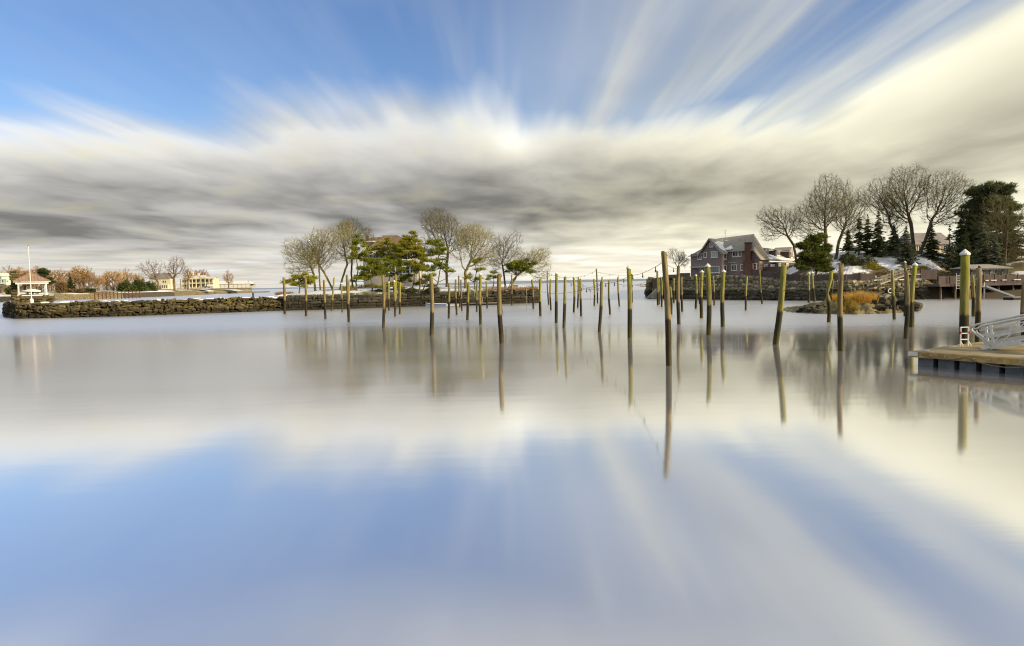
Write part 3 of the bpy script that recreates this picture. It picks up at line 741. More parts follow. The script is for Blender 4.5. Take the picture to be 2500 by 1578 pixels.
# far buildings
EX, NY = (1, 0, 0), (0, -1, 0)
def pxbox(mb, D, x0, x1, y0, y1, depth, off=0.0):
    a = at(x0, y1, D); b = at(x1, y0, D); zb, zt = at((x0 + x1) / 2, y1, D).z, at((x0 + x1) / 2, y0, D).z
    return mb.box(((a.x + b.x) / 2, D + depth / 2 + off, (zb + zt) / 2), (b.x - a.x, depth, zt - zb))
def build_mansion():
    D = 690.0; g = tag(empty('mansion', (at(480, 703, D).x, D, 0)), 'cream two storey mansion with a tall columned portico and three chimneys', 'mansion')
    o = Vector(g.location)
    def P(mb, name, mat, par=g):
        mb.v = [tuple(Vector(v) - o) for v in mb.v]; return mb.build(name, mat, par)
    P(pxbox(MB(), D + 4, 440, 520, 681, 705, 14), 'wall', M_CREAM)
    P(pxbox(MB(), D + .5, 458, 521.5, 678.5, 681.5, 5), 'cornice', M_CREAM)
    for px in (443, 456): P(pxbox(MB(), D + 3.5, px - .8, px + .8, 682, 704, 1.0), 'pilaster', M_CREAM)
    for px in (461, 469, 478.5, 490, 500.5, 510, 520):
        b = at(px, 704, D); t_ = at(px, 681.5, D); mb = MB(); mb.lathe((b.x, D + 1, b.z), [(.6, 0), (.6, .4), (.42, .5), (.36, t_.z - b.z - .6), (.6, t_.z - b.z - .4), (.6, t_.z - b.z)], 10); P(mb, 'column', M_CREAM)
    P(pxbox(MB(), D + .8, 462, 520, 691.3, 692.6, 3), 'balcony', M_CREAM)
    for px in (465, 474, 484, 495, 505):
        for y in (686.5, 698):
            c = at(px, y, D + 3.9); w = window(g, c - o, 2.3, 3.0, EX, NY, 1, 1, M_CREAM, M_GLASS, .22, False)
    for px in (446.5, 452.5):
        for y in (687, 698): window(g, at(px, y, D + 3.9) - o, 1.7, 2.6, EX, NY, 1, 1, M_CREAM, M_GLASS, .2, False)
    for y in (687.5, 697): window(g, at(515, y, D + 3.9) - o, 2.0, 2.4, EX, NY, 1, 1, M_CREAM, M_GLASS, .2, False)
    mb = MB(); a, b, c, d = at(439, 681, D + 3), at(521, 679, D + 3), at(452, 673, D + 10), at(508, 672.5, D + 10)
    mb.add([a, b, (b.x, D + 19, b.z), (a.x, D + 19, a.z), c, d], [(0, 1, 5, 4), (1, 2, 5), (2, 3, 4, 5), (3, 0, 4)]); P(mb, 'roof', material('mansion_roof', (0.28, 0.26, 0.25), (0.62, 0.62, 0.62), scale=.2, rough=.9, lo=.45, hi=.55))
    mb = MB(); a, b, c = at(486, 679, D), at(505, 679, D), at(495.5, 675, D); mb.prism([a, b, c], (0, 6, 0)); P(mb, 'pediment', M_CREAM)
    for px, y in ((458, 666), (469.5, 662), (484, 666.5)):
        ch = P(pxbox(MB(), D + 9, px - 1.6, px + 1.6, y + 1, 680, 1.6), 'chimney', M_CREAM); P(pxbox(MB(), D + 8.8, px - 2, px + 2, y, y + 1.2, 2.0), 'chimney_cap', M_CREAM, ch)
    P(pxbox(MB(), D - 5, 505, 521, 694.5, 699.5, 4), 'terrace_wall', M_WHITE)
build_mansion()
def build_farhouse():
    D = 640.0; o = Vector((at(390, 703, D).x, D, 0)); g = tag(empty('stone_house', o), 'cream house with steep grey roof and bay window behind the big oak', 'house')
    def P(mb, name, mat, par=g):
        mb.v = [tuple(Vector(v) - o) for v in mb.v]; return mb.build(name, mat, par)
    P(pxbox(MB(), D, 366, 416, 682, 706, 11), 'wall', M_CREAM)
    mb = MB(); a, b, c, d = at(363, 682, D - .6), at(412, 681, D - .6), at(370, 668, D + 5), at(410, 666.5, D + 5)
    mb.add([a, b, (b.x, D + 11.6, b.z), (a.x, D + 11.6, a.z), c, d], [(0, 1, 5, 4), (1, 2, 5), (2, 3, 4, 5), (3, 0, 4), (3, 2, 1, 0)]); P(mb, 'roof', material('grey_slate', (0.17, 0.15, 0.14), (0.27, 0.245, 0.225), scale=.8, rough=.9))
    P(pxbox(MB(), D + 4, 410.5, 413, 666, 683, 1.6), 'chimney', M_BRICK)
    P(pxbox(MB(), D - 2, 394, 410, 695, 706, 2.2), 'bay', M_CREAM)
    for px in (397, 402, 407): window(g, at(px, 700, D - 2) - o, 1.4, 2.6, EX, NY, 0, 1, M_CREAM, M_GLASS, .2, False)
    for px in (399, 404): window(g, at(px, 688, D) - o, 1.5, 2.0, EX, NY, 0, 1, M_CREAM, M_GLASS, .2, False)
    for px in (373, 381): window(g, at(px, 688, D) - o, 1.5, 2.2, EX, NY, 1, 1, M_WHITE, M_GLASS, .2, False)
build_farhouse()
def build_tent():
    D = 770.0; o = Vector((at(566, 702, D).x, D, 0)); g = tag(empty('marquee_tent', o), 'long white marquee tent with a pitched roof beside the mansion', 'tent')
    x0, x1 = at(519, 700, D).x - o.x, at(611.5, 700, D).x - o.x; zb, ze, zr = at(566, 703.5, D).z, at(566, 694, D).z, at(566, 686, D).z
    n = 9; xs = [x0 + (x1 - x0) * i / n for i in range(n + 1)]
    for i in range(n):
        MB().box(((xs[i] + xs[i + 1]) / 2, .1, (zb + ze) / 2), (xs[i + 1] - xs[i] - .35, .12, ze - zb)).build('wall_panel', M_WHITE, g)
        MB().box((xs[i + 1] - (.18 if i == n - 1 else 0), 0, (zb + ze) / 2), (.3, .35, ze - zb)).build('pole', M_ALU, g)
        last = i == n - 1; e = xs[i + 1]; tip = e - 7.0 if last else e
        MB().add([(xs[i] + .05, -.7, ze), (e - .05, -.7, ze), (tip, 9, zr), (xs[i] + .05, 9, zr), (xs[i] + .05, 18, ze), (e - .05, 18, ze)], [(0, 1, 2, 3), (3, 2, 5, 4), (1, 5, 2)]).build('roof_panel', M_WHITE, g)
    MB().box(((x0 + x1) / 2, 17.8, (zb + ze) / 2), (x1 - x0, .15, ze - zb)).build('back_wall', M_WHITE, g)
    MB().box(((x0 + x1) / 2, -1.4, zb - .5), (x1 - x0 + 4, 2.0, .7)).build('platform', M_WOOD, g)
build_tent()
def build_edge_house():
    D = 425.0; o = Vector((at(6, 704, D).x, D, 0)); M_PG = material('pale_green_paint', (0.48, 0.56, 0.50), (0.58, 0.65, 0.58), scale=.6, rough=.6)
    g = tag(empty('pale_green_house', o), 'pale green house with a porch cut off by the left edge of the picture', 'house')
    def P(mb, name, mat, par=g):
        mb.v = [tuple(Vector(v) - o) for v in mb.v]; return mb.build(name, mat, par)
    P(pxbox(MB(), D + 3, -30, 4.5, 676, 704, 9), 'wall', M_PG); P(pxbox(MB(), D, -30, 15, 681, 683.5, 6), 'porch_roof', M_PG)
    P(pxbox(MB(), D, -30, 15, 690, 694.5, 4.5), 'porch_balustrade', M_PG); P(pxbox(MB(), D + .1, -30, 14.6, 697, 706, 4), 'base', M_SEAWALL)
    for px in (-8, 2, 9, 14): P(pxbox(MB(), D + .2, px - .7, px + .7, 683.5, 690, .5), 'porch_post', M_PG)
    mb = MB(); a, b, c = at(-34, 676.5, D + 2.5), at(6, 675.5, D + 2.5), at(-10, 666, D + 2.5); mb.prism([a, b, c], (0, 10, 0)); P(mb, 'roof', M_PG)
    for px in (-4, 2): window(g, at(px, 679.5, D + 3) - o, .9, 1.2, EX, NY, 0, 1, M_PG, M_GLASS, .15, False)
build_edge_house()
# a boat laid up under a white winter cover
D = 415.0; o = Vector((at(78, 712, D).x, D, 0)); g = tag(empty('covered_boat', o), 'laid up boat under a white winter cover seen through the gazebo', 'boat')
L = 11.5; n = 10; hull = MB(); cov = MB()
for i in range(n + 1):
    f = i / n; x = (f - .5) * L; w = 1.7 * math.sin(math.pi * min(1, .12 + f * .80)) ** .6; zk = 4.9 + .9 * (1 - f) ** 3; zs = 5.75 + .55 * (1 - f) ** 2; zc = zs + .3 + 1.15 * math.sin(math.pi * min(1, max(0, (f - .08) / .95))) ** .8
    hull.v += [(x, -w, zs), (x, 0, zk), (x, w, zs)]; cov.v += [(x, -w - .05, zs - .12), (x, -w * .6, zc - .1), (x, 0, zc), (x, w * .6, zc - .1), (x, w + .05, zs - .12)]
for i in range(n):
    for j in range(2): hull.f.append((i * 3 + j, i * 3 + j + 1, i * 3 + 4 + j, i * 3 + 3 + j))
    for j in range(4): cov.f.append((i * 5 + j, i * 5 + j + 1, i * 5 + 6 + j, i * 5 + 5 + j))
hull.build('hull', M_WOOD, g); cov.build('cover', M_WHITE, g, smooth=True)
for x in (-3, 0, 3): MB().box((x, 0, 4.75), (.4, 2.2, 1.0)).build('cradle', M_WOOD, g)
# far hills across the sound, beyond everything
mb = MB(); rnd = random.Random(5); n = 80; pr_ = 0
for i in range(n + 1):
    x = -7800 + i * 195; pr_ = .7 * pr_ + rnd.uniform(-6, 6); h = 32 + pr_ + 16 * math.sin(i * .19) + (14 if x > 600 else 0)
    mb.v += [(x, 12000, -5), (x, 12300, max(h, 12)), (x, 13500, -5)]
for i in range(n): mb.f += [(i * 3, i * 3 + 3, i * 3 + 4, i * 3 + 1), (i * 3 + 1, i * 3 + 4, i * 3 + 5, i * 3 + 2)]
tag(mb.build('far_hills', material('hazed_wooded_hills', (0.20, 0.25, 0.33), (0.25, 0.30, 0.38), scale=.002, rough=1), fix=True), kind='structure')  # winter woods; the blue of distance haze is mixed into their colour

# ------------------------------------------------------------------ wooded island in the middle
isl_path = gp([(700, 758.6), (800, 756), (900, 752.5), (1000, 749), (1150, 745), (1306, 740), (1316, 737), (1317, 734)])
isl_ground_path = gp([(676, 758.2), (700, 757.5), (800, 756), (900, 752.5), (1000, 749), (1150, 745), (1306, 740)])
ISLG = isl_ground_path.L - 1.0
iw = tag(empty('island_seawall'), 'dark weathered stone retaining wall around the wooded island', 'sea wall')
stone_wall(iw, isl_path, DSTONES, [(.62, 1.2, 2.6), (.56, 1.0, 2.3), (.56, 1.0, 2.4), (.52, 1.0, 2.2), (.62, 1.3, 3.0)], depth=0.9, batter=0.08, seed=14, rough=0.10, joint=.10, stop=299)
small_rubble(iw, isl_path, DSTONES, stone_material('island_rubble', (0.02, 0.019, 0.015), (0.05, 0.045, 0.033), (0.12, 0.10, 0.065), 1.2), 300, 2.5, 6, out=.0, batter=.08, size=(.15, .45))
strip(isl_path, [(0.6, -.4), (0.8, 2.5), (5, 2.5), (5, -.4)]).build('core', M_CORE, iw)
M_ISL = material('snowy_island_lawn', (0.15, 0.15, 0.03), (0.76, 0.78, 0.82), scale=0.22, rough=0.85, world=True, lo=0.36, hi=0.42, detail=6, bump=.2, bscale=1.5)
mb = MB(); n = 60; rows = [0.45, 1.0, 2.5, 6, 12, 22, 36, 44]; zz = [2.74, 2.93, 3.1, 3.5, 3.9, 4.1, 3.4, 0.2]
for i in range(n + 1):
    s_ = ISLG * i / n; p, d = isl_ground_path.at(s_); e = min(1, i / 9, (n - i) / 9) ** .5
    for t_, z in zip(rows, zz):
        q = p + Vector((.10, 1)).normalized() * (t_ if t_ < 3 else 3 + (t_ - 3) * e); zt = z if t_ < 3 else 2.9 + (z - 2.9) * e
        mb.v.append((q.x, q.y, zt + (.06 * math.sin(i * 1.3 + t_) if 3 < t_ < 30 else 0)))
k = len(rows)
for i in range(n):
    for j in range(k - 1): mb.f.append((i * k + j, (i + 1) * k + j, (i + 1) * k + j + 1, i * k + j + 1))
tag(mb.build('island_ground', M_ISL, smooth=True), kind='structure')
# ragged turf along the wall top
rng = np.random.default_rng(3); pts = []
for i in range(5200):
    s_ = rng.random() * isl_path.L * .96; p, d = isl_path.at(s_); q = p + Vector((-d.y, d.x)) * (0.35 + rng.random() * .9)
    pts.append((q.x, q.y, 2.72 + rng.random() * .1))
tag(link('turf', grass_mesh(4, pts, leaf_material('turf_blades', (0.10, 0.11, 0.02), (0.22, 0.20, 0.05)), .34, .07, 'turf')), 'yellow green turf fringe growing along the top of the island wall', 'grass', kind='stuff')
pts = []
for i in range(2600):
    px = rng.choice([rng.uniform(672, 715), rng.uniform(1180, 1245), rng.uniform(1245, 1312)]); b = at(px, 715, 143 + rng.uniform(-2, 7) if px > 1000 else 138 + rng.uniform(-2, 8)); pts.append((b.x, b.y, 2.95))
tag(link('dry_grass', grass_mesh(6, pts, M_DRYGRASS, .8, .06, 'dry_grass', .5)), 'russet dry beach grass at both ends of the island', 'grass', kind='stuff')

# the island house
def build_island_house():
    Y = 164.0; s = Y / FPX; o = Vector((at(888, 700, Y).x, Y, 3.9)); g = tag(empty('island_house', o), 'tall grey shingled island house with brown hip roof half hidden by pines', 'house')
    X = lambda px: (px - 888) * s
    Z = lambda py, px=950: at(px, py, Y).z - 3.9
    M_SH = material('grey_shingle_wall', (0.23, 0.22, 0.205), (0.33, 0.31, 0.285), scale=1.4, rough=.9, bump=.3, stretch=(1, 1, 4))
    M_RF = material('brown_shingle_roof', (0.085, 0.055, 0.038), (0.17, 0.115, 0.075), (0.30, 0.22, 0.13), scale=2.2, rough=.95, bump=.5, stretch=(1, 1, 3), lo=.3, hi=.72)
    zE, zT, zF = Z(612), Z(573), Z(589)
    MB().box((X(953), 6, zE / 2), (X(1018) - X(888), 12, zE)).build('wall', M_SH, g)
    # main hip roof with a raised flat centre
    def hip(x0, x1, y0, y1, z0, rx0, rx1, ry0, ry1, z1, name, mat):
        P = [(x0, y0, z0), (x1, y0, z0), (x1, y1, z0), (x0, y1, z0), (rx0, ry0, z1), (rx1, ry0, z1), (rx1, ry1, z1), (rx0, ry1, z1)]
        return MB().add(P, [(0, 1, 5, 4), (1, 2, 6, 5), (2, 3, 7, 6), (3, 0, 4, 7), (4, 5, 6, 7), (3, 2, 1, 0)]).build(name, mat, g)
    hip(X(903), X(1026), -.6, 12.6, Z(605), X(930), X(966), 4.5, 7.5, Z(571.5), 'roof', M_RF)
    hip(X(892), X(945), 2.5, 11.0, Z(586), X(904), X(927), 5, 8.5, Z(575), 'side_roof', M_RF)
    MB().box(((X(894) + X(925)) / 2, 6.7, (Z(598) + Z(587)) / 2), (X(925) - X(894), 8, Z(587) - Z(598))).build('upper_wall', M_SH, g)
    MB().box(((X(892) + X(930)) / 2, 2.4, Z(587.5)), (X(930) - X(892), .3, .28)).build('eave_trim', M_WHITE, g)
    c = MB().box((X(891), 4.5, (Z(573) + Z(640)) / 2), (X(894.5) - X(888.5), 1.0, Z(573) - Z(640))).build('chimney', M_BRICK, g)
    MB().box((X(891), 4.5, Z(572)), (X(895) - X(888), 1.2, .22)).build('chimney_cap', M_BRICK, c)
    c = MB().box((X(1005), 6, (Z(572) + Z(600)) / 2), (.7, .9, Z(572) - Z(600))).build('chimney', M_BRICK, g)
    MB().box((X(952), -.8, Z(621)), (X(1022) - X(895), 1.6, .25)).build('porch_roof', M_SH, g)
    for px, py, w, h in ((909, 622, .9, 1.6), (920, 623, 1.5, 1.4), (985, 626, 1.3, 1.6), (1003, 627, 1.3, 1.6), (958, 658, 1.6, 1.5), (992, 660, 1.8, 1.6), (1008, 660, 1.0, 1.6), (900, 655, 1.2, 1.6)):
        window(g, (X(px), 0, Z(py)), w, h, EX, NY, 1, 1, M_WHITE, M_GLASS, .14)
    for px in (1030, 1037, 1044): MB().box((X(px), -2.2, Z(672)), (.16, .16, Z(652) - Z(692))).build('porch_post', M_WHITE, g)
    MB().box((X(1024), -1.3, Z(651)), (X(1052) - X(1000), 2.6, .25)).build('side_porch_roof', M_SH, g)
build_island_house()

# bare trees on the island
def island_bare(px, py, Y, ells_px, seed, nattr, label, trunk_px=None, mats=(M_BARKY, M_TWIGY), rmax=.32, step=.42, name='bare_tree', group='bare trees on the island', zbase=None, twigs=4, tl=.8, tip=.0125):
    """ellipses given in the photo's pixels at distance Y: (cx, cy, rx, ry)"""
    b = at(px, py, Y); z0 = zbase if zbase is not None else b.z; s = Y / FPX
    E = []
    for (cx, cy, rx, ry) in ells_px:
        c = at(cx, cy, Y); E.append((c.x - b.x, 0, c.z - z0, rx * s * 1.18, min(rx * s, ry * s) * .9, ry * s * 1.04))
    T = [(0, 0, 0)]
    for (tx, ty) in (trunk_px or [(px, py - 40)]):
        c = at(tx, ty, Y); T.append((c.x - b.x, 0, c.z - z0))
    ms = bare_tree_meshes(seed, T, E, int(nattr * 2.4), mats, step=step * .82, rmax=rmax, twigs=twigs + 1, twig_len=tl, tip=tip, power=2.0)
    return plant_tree(name, ms, (b.x, Y, z0), label, 'tree', group)
island_bare(770, 707, 143, [(748, 625, 46, 52), (722, 600, 22, 26)], 31, 620, 'outermost bare tree of the island, leaning over the low pine', [(766, 670), (755, 640)], zbase=3.3)
island_bare(782, 706, 146, [(775, 605, 36, 42)], 32, 420, 'slim straight bare tree second from the tip of the island', [(779, 660), (778, 635)], zbase=3.4, rmax=.22)
island_bare(815, 707, 142, [(800, 610, 40, 50), (770, 640, 28, 25)], 33, 560, 'golden bare tree with several stems leaning toward the island tip', [(795, 672), (775, 640)], zbase=3.3, rmax=.26)
island_bare(828, 716, 141, [(838, 595, 40, 55)], 34, 620, 'thick trunked bare tree between the capped pile and the brown pile', [(836, 680), (848, 645), (842, 620)], zbase=3.1, rmax=.36)
island_bare(862, 713, 148, [(868, 580, 36, 46), (850, 560, 26, 24)], 35, 640, 'tallest bare tree next to the island house chimney', [(858, 670), (860, 620)], zbase=3.6, rmax=.3, mats=(M_BARK, M_TWIG))
island_bare(1092, 714, 150, [(1078, 565, 60, 55), (1062, 600, 36, 36)], 36, 1000, 'tallest bare tree of the island right of the house', [(1090, 655), (1094, 618)], zbase=3.6, rmax=.38, mats=(M_BARK, M_TWIG))
island_bare(1137, 708, 146, [(1150, 590, 64, 56), (1185, 625, 36, 40)], 37, 1050, 'vase shaped bare tree above the island stairs', [(1136, 665)], zbase=3.3, rmax=.42)
island_bare(1234, 703, 147, [(1245, 605, 36, 50), (1215, 625, 26, 30)], 38, 640, 'bare tree rising behind the last island pine', [(1230, 668), (1226, 645)], zbase=3.3, rmax=.26, mats=(M_BARK, M_TWIG))
island_bare(1246, 702, 145, [(1310, 635, 36, 38), (1318, 672, 22, 20), (1275, 640, 26, 36)], 39, 700, 'bare tree arching low over the water at the island end', [(1262, 672), (1288, 655)], zbase=3.2, rmax=.22)
# pines on the island
def island_pine(px, py, Y, trunk_px, pads_px, seed, label, mats=(M_BARK, M_PINE), zbase=None, per=105, tr=.17, blade=.36):
    b = at(px, py, Y); z0 = zbase if zbase is not None else b.z; s = Y / FPX; rnd = random.Random(seed)
    T = [(0, 0, 0)] + [(at(x, y, Y).x - b.x, rnd.uniform(-.4, .4), at(x, y, Y).z - z0) for x, y in trunk_px]
    pads = []
    for (cx, cy, rx, ry) in pads_px:
        c = at(cx, cy, Y)
        for k in range(max(3, int(rx * ry / 27))):        # break each mass into smaller pads
            a = rnd.uniform(0, 6.28); q = rnd.random() ** .5
            pads.append((c.x - b.x + math.cos(a) * q * rx * s * .95, rnd.uniform(-1, 1) * rx * s * .55, c.z - z0 + math.sin(a) * q * ry * s * 1.0, rnd.uniform(.38, .95), rnd.uniform(.2, .5)))
    return plant_tree('pine_tree', pine_meshes(seed, T, pads, mats, per, blade, .06, tr), (b.x, Y, z0), label, 'tree', 'pines on the island')
PY = (M_BARK, M_PINEY)
island_pine(730, 712, 137, [(733, 700), (728, 690), (735, 680)], [(712, 694, 22, 5), (738, 676, 26, 7), (752, 684, 18, 6), (722, 684, 18, 6), (748, 696, 14, 5)], 51, 'low windswept yellow green pine at the tip of the island', PY, 2.95)
island_pine(872, 712, 139, [(868, 690), (875, 660), (868, 620), (872, 590)], [(875, 592, 18, 16), (862, 618, 18, 14), (880, 622, 16, 14)], 52, 'thin pine beside the island house chimney', (M_BARK, M_PINE), 3.0)
island_pine(908, 714, 138, [(910, 695), (904, 682), (915, 672), (920, 650)], [(905, 660, 34, 14), (925, 645, 26, 12), (888, 675, 26, 8), (930, 668, 24, 9), (865, 682, 20, 7), (905, 640, 18, 8)], 53, 'broad dark green pine standing in front of the island house', (M_BARK, M_PINE), 3.0, per=125)
island_pine(946, 714, 144, [(948, 690), (955, 660), (948, 630), (945, 605)], [(945, 596, 24, 12), (920, 608, 22, 9), (965, 610, 22, 10), (940, 615, 30, 9), (905, 614, 14, 7)], 54, 'yellow green pine spreading across the island house roof', PY, 3.1)
island_pine(978, 714, 141, [(978, 690), (979, 660), (976, 630)], [(975, 612, 20, 11), (985, 625, 18, 9), (960, 632, 16, 7), (975, 675, 26, 8), (990, 685, 18, 6)], 55, 'slender pine with a straight trunk before the island house windows', (M_BARK, M_PINE), 3.0)
island_pine(1004, 714, 140, [(1010, 690), (1012, 655), (1006, 630), (1000, 595)], [(1003, 582, 16, 15), (992, 600, 16, 14), (1014, 600, 13, 14), (1000, 620, 24, 11), (1028, 618, 15, 12), (985, 592, 9, 12), (1018, 655, 16, 6)], 56, 'tallest pine, its top beside the end of the house roof', PY, 3.0, per=120)
island_pine(1062, 716, 140, [(1070, 690), (1075, 655), (1070, 620), (1062, 595)], [(1062, 598, 20, 14), (1078, 612, 14, 12), (1050, 620, 18, 12), (1068, 636, 22, 12), (1085, 650, 16, 9), (1098, 665, 14, 7), (1048, 655, 16, 8)], 57, 'leaning twin trunk pine behind the brown mossy pile', (M_BARK, M_PINE), 2.95)
island_pine(1032, 714, 142, [(1036, 700), (1040, 690)], [(1040, 684, 22, 8), (1020, 690, 16, 7), (1052, 696, 14, 6)], 58, 'low dark pine below the house porch', (M_BARK, M_PINE), 3.0)
island_pine(1160, 708, 143, [(1158, 690), (1163, 665), (1158, 640)], [(1160, 634, 13, 10), (1168, 660, 12, 7), (1150, 676, 14, 6), (1172, 682, 10, 5)], 59, 'small crooked pine beside the island stairs', PY, 3.1)
island_pine(1203, 703, 144, [(1206, 690), (1205, 680)], [(1206, 672, 12, 7), (1198, 680, 12, 6), (1214, 680, 9, 5)], 60, 'little pine alone on the island end', PY, 3.1)
island_pine(1240, 704, 143, [(1248, 688), (1262, 672), (1280, 660)], [(1268, 645, 30, 9), (1285, 640, 22, 8), (1255, 660, 24, 8), (1290, 660, 20, 7), (1250, 648, 16, 7), (1300, 648, 10, 5)], 61, 'leaning pine with a flat spreading top at the island end', (M_BARK, M_PINE), 3.1, per=125)
island_pine(948, 714, 137.5, [(950, 706), (952, 700)], [(952, 694, 22, 6), (985, 700, 18, 5), (925, 700, 16, 5)], 62, 'sprawling low pine behind the capped piles', PY, 2.95)
island_pine(962, 714, 139, [(960, 695), (966, 670), (960, 650)], [(955, 640, 20, 12), (975, 648, 22, 12), (965, 662, 26, 10), (940, 655, 14, 8)], 63, 'pine with a dark middle crown covering the centre of the island house', (M_BARK, M_PINE), 3.0, per=115)
island_pine(1024, 714, 138.5, [(1026, 690), (1022, 660), (1028, 630)], [(1026, 622, 16, 13), (1036, 640, 18, 13), (1014, 645, 18, 12), (1030, 660, 20, 10), (1044, 672, 14, 8)], 64, 'bushy pine hiding the right corner of the island house', PY, 3.0, per=115)
for i, (px, py, rx, rz, mt, lab) in enumerate(((852, 706, 2.0, 1.5, M_YBUSH, 'rounded yellow green bush under the island trees'), (900, 699, 3.2, 1.0, M_YBUSH, 'long yellow green hedge below the island house'), (1003, 712, 2.2, .8, M_HEDGE, 'dark ivy mound spilling over the island wall'), (925, 713, 1.9, .6, M_HEDGE, 'small ivy mound on the wall beside the brown pile'), (1055, 705, 1.6, .9, M_HEDGE, 'shrub at the foot of the leaning pines'))):
    b = at(px, py, 139.5 + (i == 1) * 9); tag(link('bush', bush_mesh(200 + i, rx, 1.3, rz, mt, 1500, .2), None, (b.x, b.y, 2.95 + (i == 1) * .8)), lab, 'bush')
# stairs, landing and skiff at the island wall
M_GREYWOOD = material('grey_timber', (0.24, 0.22, 0.17), (0.36, 0.33, 0.26), scale=2, rough=.85, bump=.2)
def build_stairs():
    Y = 138.5; top, bot = at(1140, 712, Y), at(1178, 739, Y - 1.5); g = tag(empty('timber_stairs', (top.x, Y, 0)), 'timber stairs with handrails going down the island wall to the landing', 'stairs'); o = Vector((top.x, Y, 0))
    A, B = top - o, bot - o
    for dy in (-.5, .5):
        MB().bar(A + Vector((0, dy, 0)), B + Vector((0, dy, 0)), .09, .28).build('stringer', M_GREYWOOD, g)
        MB().bar(A + Vector((0, dy, 1.0)), B + Vector((0, dy, 1.0)), .08, .10).build('handrail', M_GREYWOOD, g)
        for i in range(5):
            q = A.lerp(B, i / 4) + Vector((0, dy * 1.1, 0)); MB().box(q + Vector((0, 0, .5)), (.08, .08, 1.0)).build('baluster', M_GREYWOOD, g)
    for i in range(11): MB().box(A.lerp(B, (i + .5) / 11) + Vector((0, 0, .03)), (.26, .9, .05)).build('tread', M_GREYWOOD, g)
build_stairs()
c0, c1 = ground(1130, 745.5), ground(1218, 741.5)
g = tag(empty('landing_float', ((c0.x + c1.x) / 2, c0.y - 1.4, 0)), 'long pale floating landing along the island wall', 'dock'); L = c1.x - c0.x
MB().box((0, 0, .12), (L - .3, 1.9, .3)).build('float', M_BLACK, g)
for i in range(16): MB().box((-L / 2 + L * (i + .5) / 16, 0, .38), (L / 16 - .03, 2.2, .16)).build('plank', M_GREYWOOD, g)
g = tag(empty('gangplank', c0 + Vector((-3.4, -1.6, 0))), 'narrow white gangplank float left of the landing', 'dock'); MB().box((0, 0, .18), (6.6, 1.1, .34)).build('float', M_WHITE, g); MB().box((0, 0, .40), (6.8, 1.3, .08)).build('deck', M_GREYWOOD, g)
# skiff
sk = ground(1066, 747.5); g = tag(empty('skiff', sk + Vector((0, -1.2, 0)), R(4)), 'small blue hulled skiff tied below the island wall', 'boat'); hull = MB(); n = 8
for i in range(n + 1):
    f = i / n; x = (f - .5) * 4.2; w = .75 * (1 - (1 - f) ** 2.2 * 1.0) if f > 0 else 0.02; hull.v += [(x, -max(w, .02), .5 + .18 * (1 - f) ** 2), (x, -max(w, .02) * .75, .05), (x, 0, -.08), (x, max(w, .02) * .75, .05), (x, max(w, .02), .5 + .18 * (1 - f) ** 2)]
for i in range(n):
    for j in range(4): hull.f.append((i * 5 + j, i * 5 + j + 1, i * 5 + 6 + j, i * 5 + 5 + j))
hull.f.append((n * 5, n * 5 + 1, n * 5 + 2, n * 5 + 3, n * 5 + 4))
hull.build('hull', material('blue_hull', (0.20, 0.27, 0.48), (0.28, 0.36, 0.58), scale=2, rough=.4), g)
for x in (-.4, .9): MB().box((x, 0, .36), (.25, 1.15, .05)).build('thwart', M_WHITE, g)
MB().tube([(-2.1, 0, .70), (-1.4, -.47, .61), (0, -.75, .54), (2.1, -.77, .51)], .04, 6).build('gunwale', M_WHITE, g); MB().tube([(-2.1, 0, .70), (-1.4, .47, .61), (0, .75, .54), (2.1, .77, .51)], .04, 6).build('gunwale', M_WHITE, g)
# rock outcrop and box at the island end
b = at(1258, 703, 143.5); tag(link('planter_box', MB().box((0, 0, .45), (1.1, .9, .9)).box((0, 0, .93), (1.25, 1.05, .1)).mesh('planter_box', M_GREYWOOD), None, (b.x, b.y, 2.95)), 'small square wooden box on the island end', 'box')

# ------------------------------------------------------------------ peninsula on the right: sea wall, house, hillside
rp = gp([(1593, 729), (1650, 730), (1700, 730.5), (1800, 732.5), (1950, 734), (2080, 734.5), (2200, 732), (2290, 730.5), (2400, 731), (2560, 731)])
def front(px):
    best = min(range(0, 401), key=lambda i: abs((lambda p: CX + FPX * p.x / p.y - px)(rp.at(rp.L * i / 400)[0])))
    return rp.L * best / 400
S1810, S1960, S2290 = front(1800), front(1950), front(2285)
sm = lambda x, a, b: (lambda t: t * t * (3 - 2 * t))(min(1, max(0, (x - a) / (b - a))))
def wall_top(s_): return 4.75 + (3.3 - 4.75) * sm(s_, S1810, S1960)
def rz_(s_, t_):
    zt = wall_top(s_); beach = sm(s_, S2290 - 2, S2290 + 3)
    hill = sm(s_, S1810 + 4, S1960 + 6)
    if t_ <= 2.2: zw = -.4 + (zt + .4) * (t_ / 2.2)
    else: zw = zt + hill * (6.0 * sm(t_, 7, 32)) + .15 * math.sin(s_ * .9 + t_)
    zb = -.3 + 1.5 * sm(t_, 0, 7) + 2.6 * sm(t_, 7, 18) + 5.2 * sm(t_, 18, 42)
    return zw * (1 - beach) + zb * beach
RB = Vector((.24, .97)).normalized()
def rpos(px, t_):
    s_ = front(px); p, d = rp.at(s_); dr = Vector((p.x, p.y)).normalized(); q = p + dr * t_; return Vector((q.x, q.y, rz_(s_, t_)))
M_HILL = hill_mat = material('snowy_hillside', (0.10, 0.085, 0.03), (0.24, 0.18, 0.10), (0.80, 0.80, 0.82), scale=0.16, rough=.9, world=True, lo=.40, hi=.50, detail=7, bump=.4, bscale=1.2)
_t = NT(M_HILL.node_tree); _p = _t.n['Principled BSDF']; _s = _p.inputs['Base Color']; _src = _s.links[0].from_socket   # no snow where the tide reaches
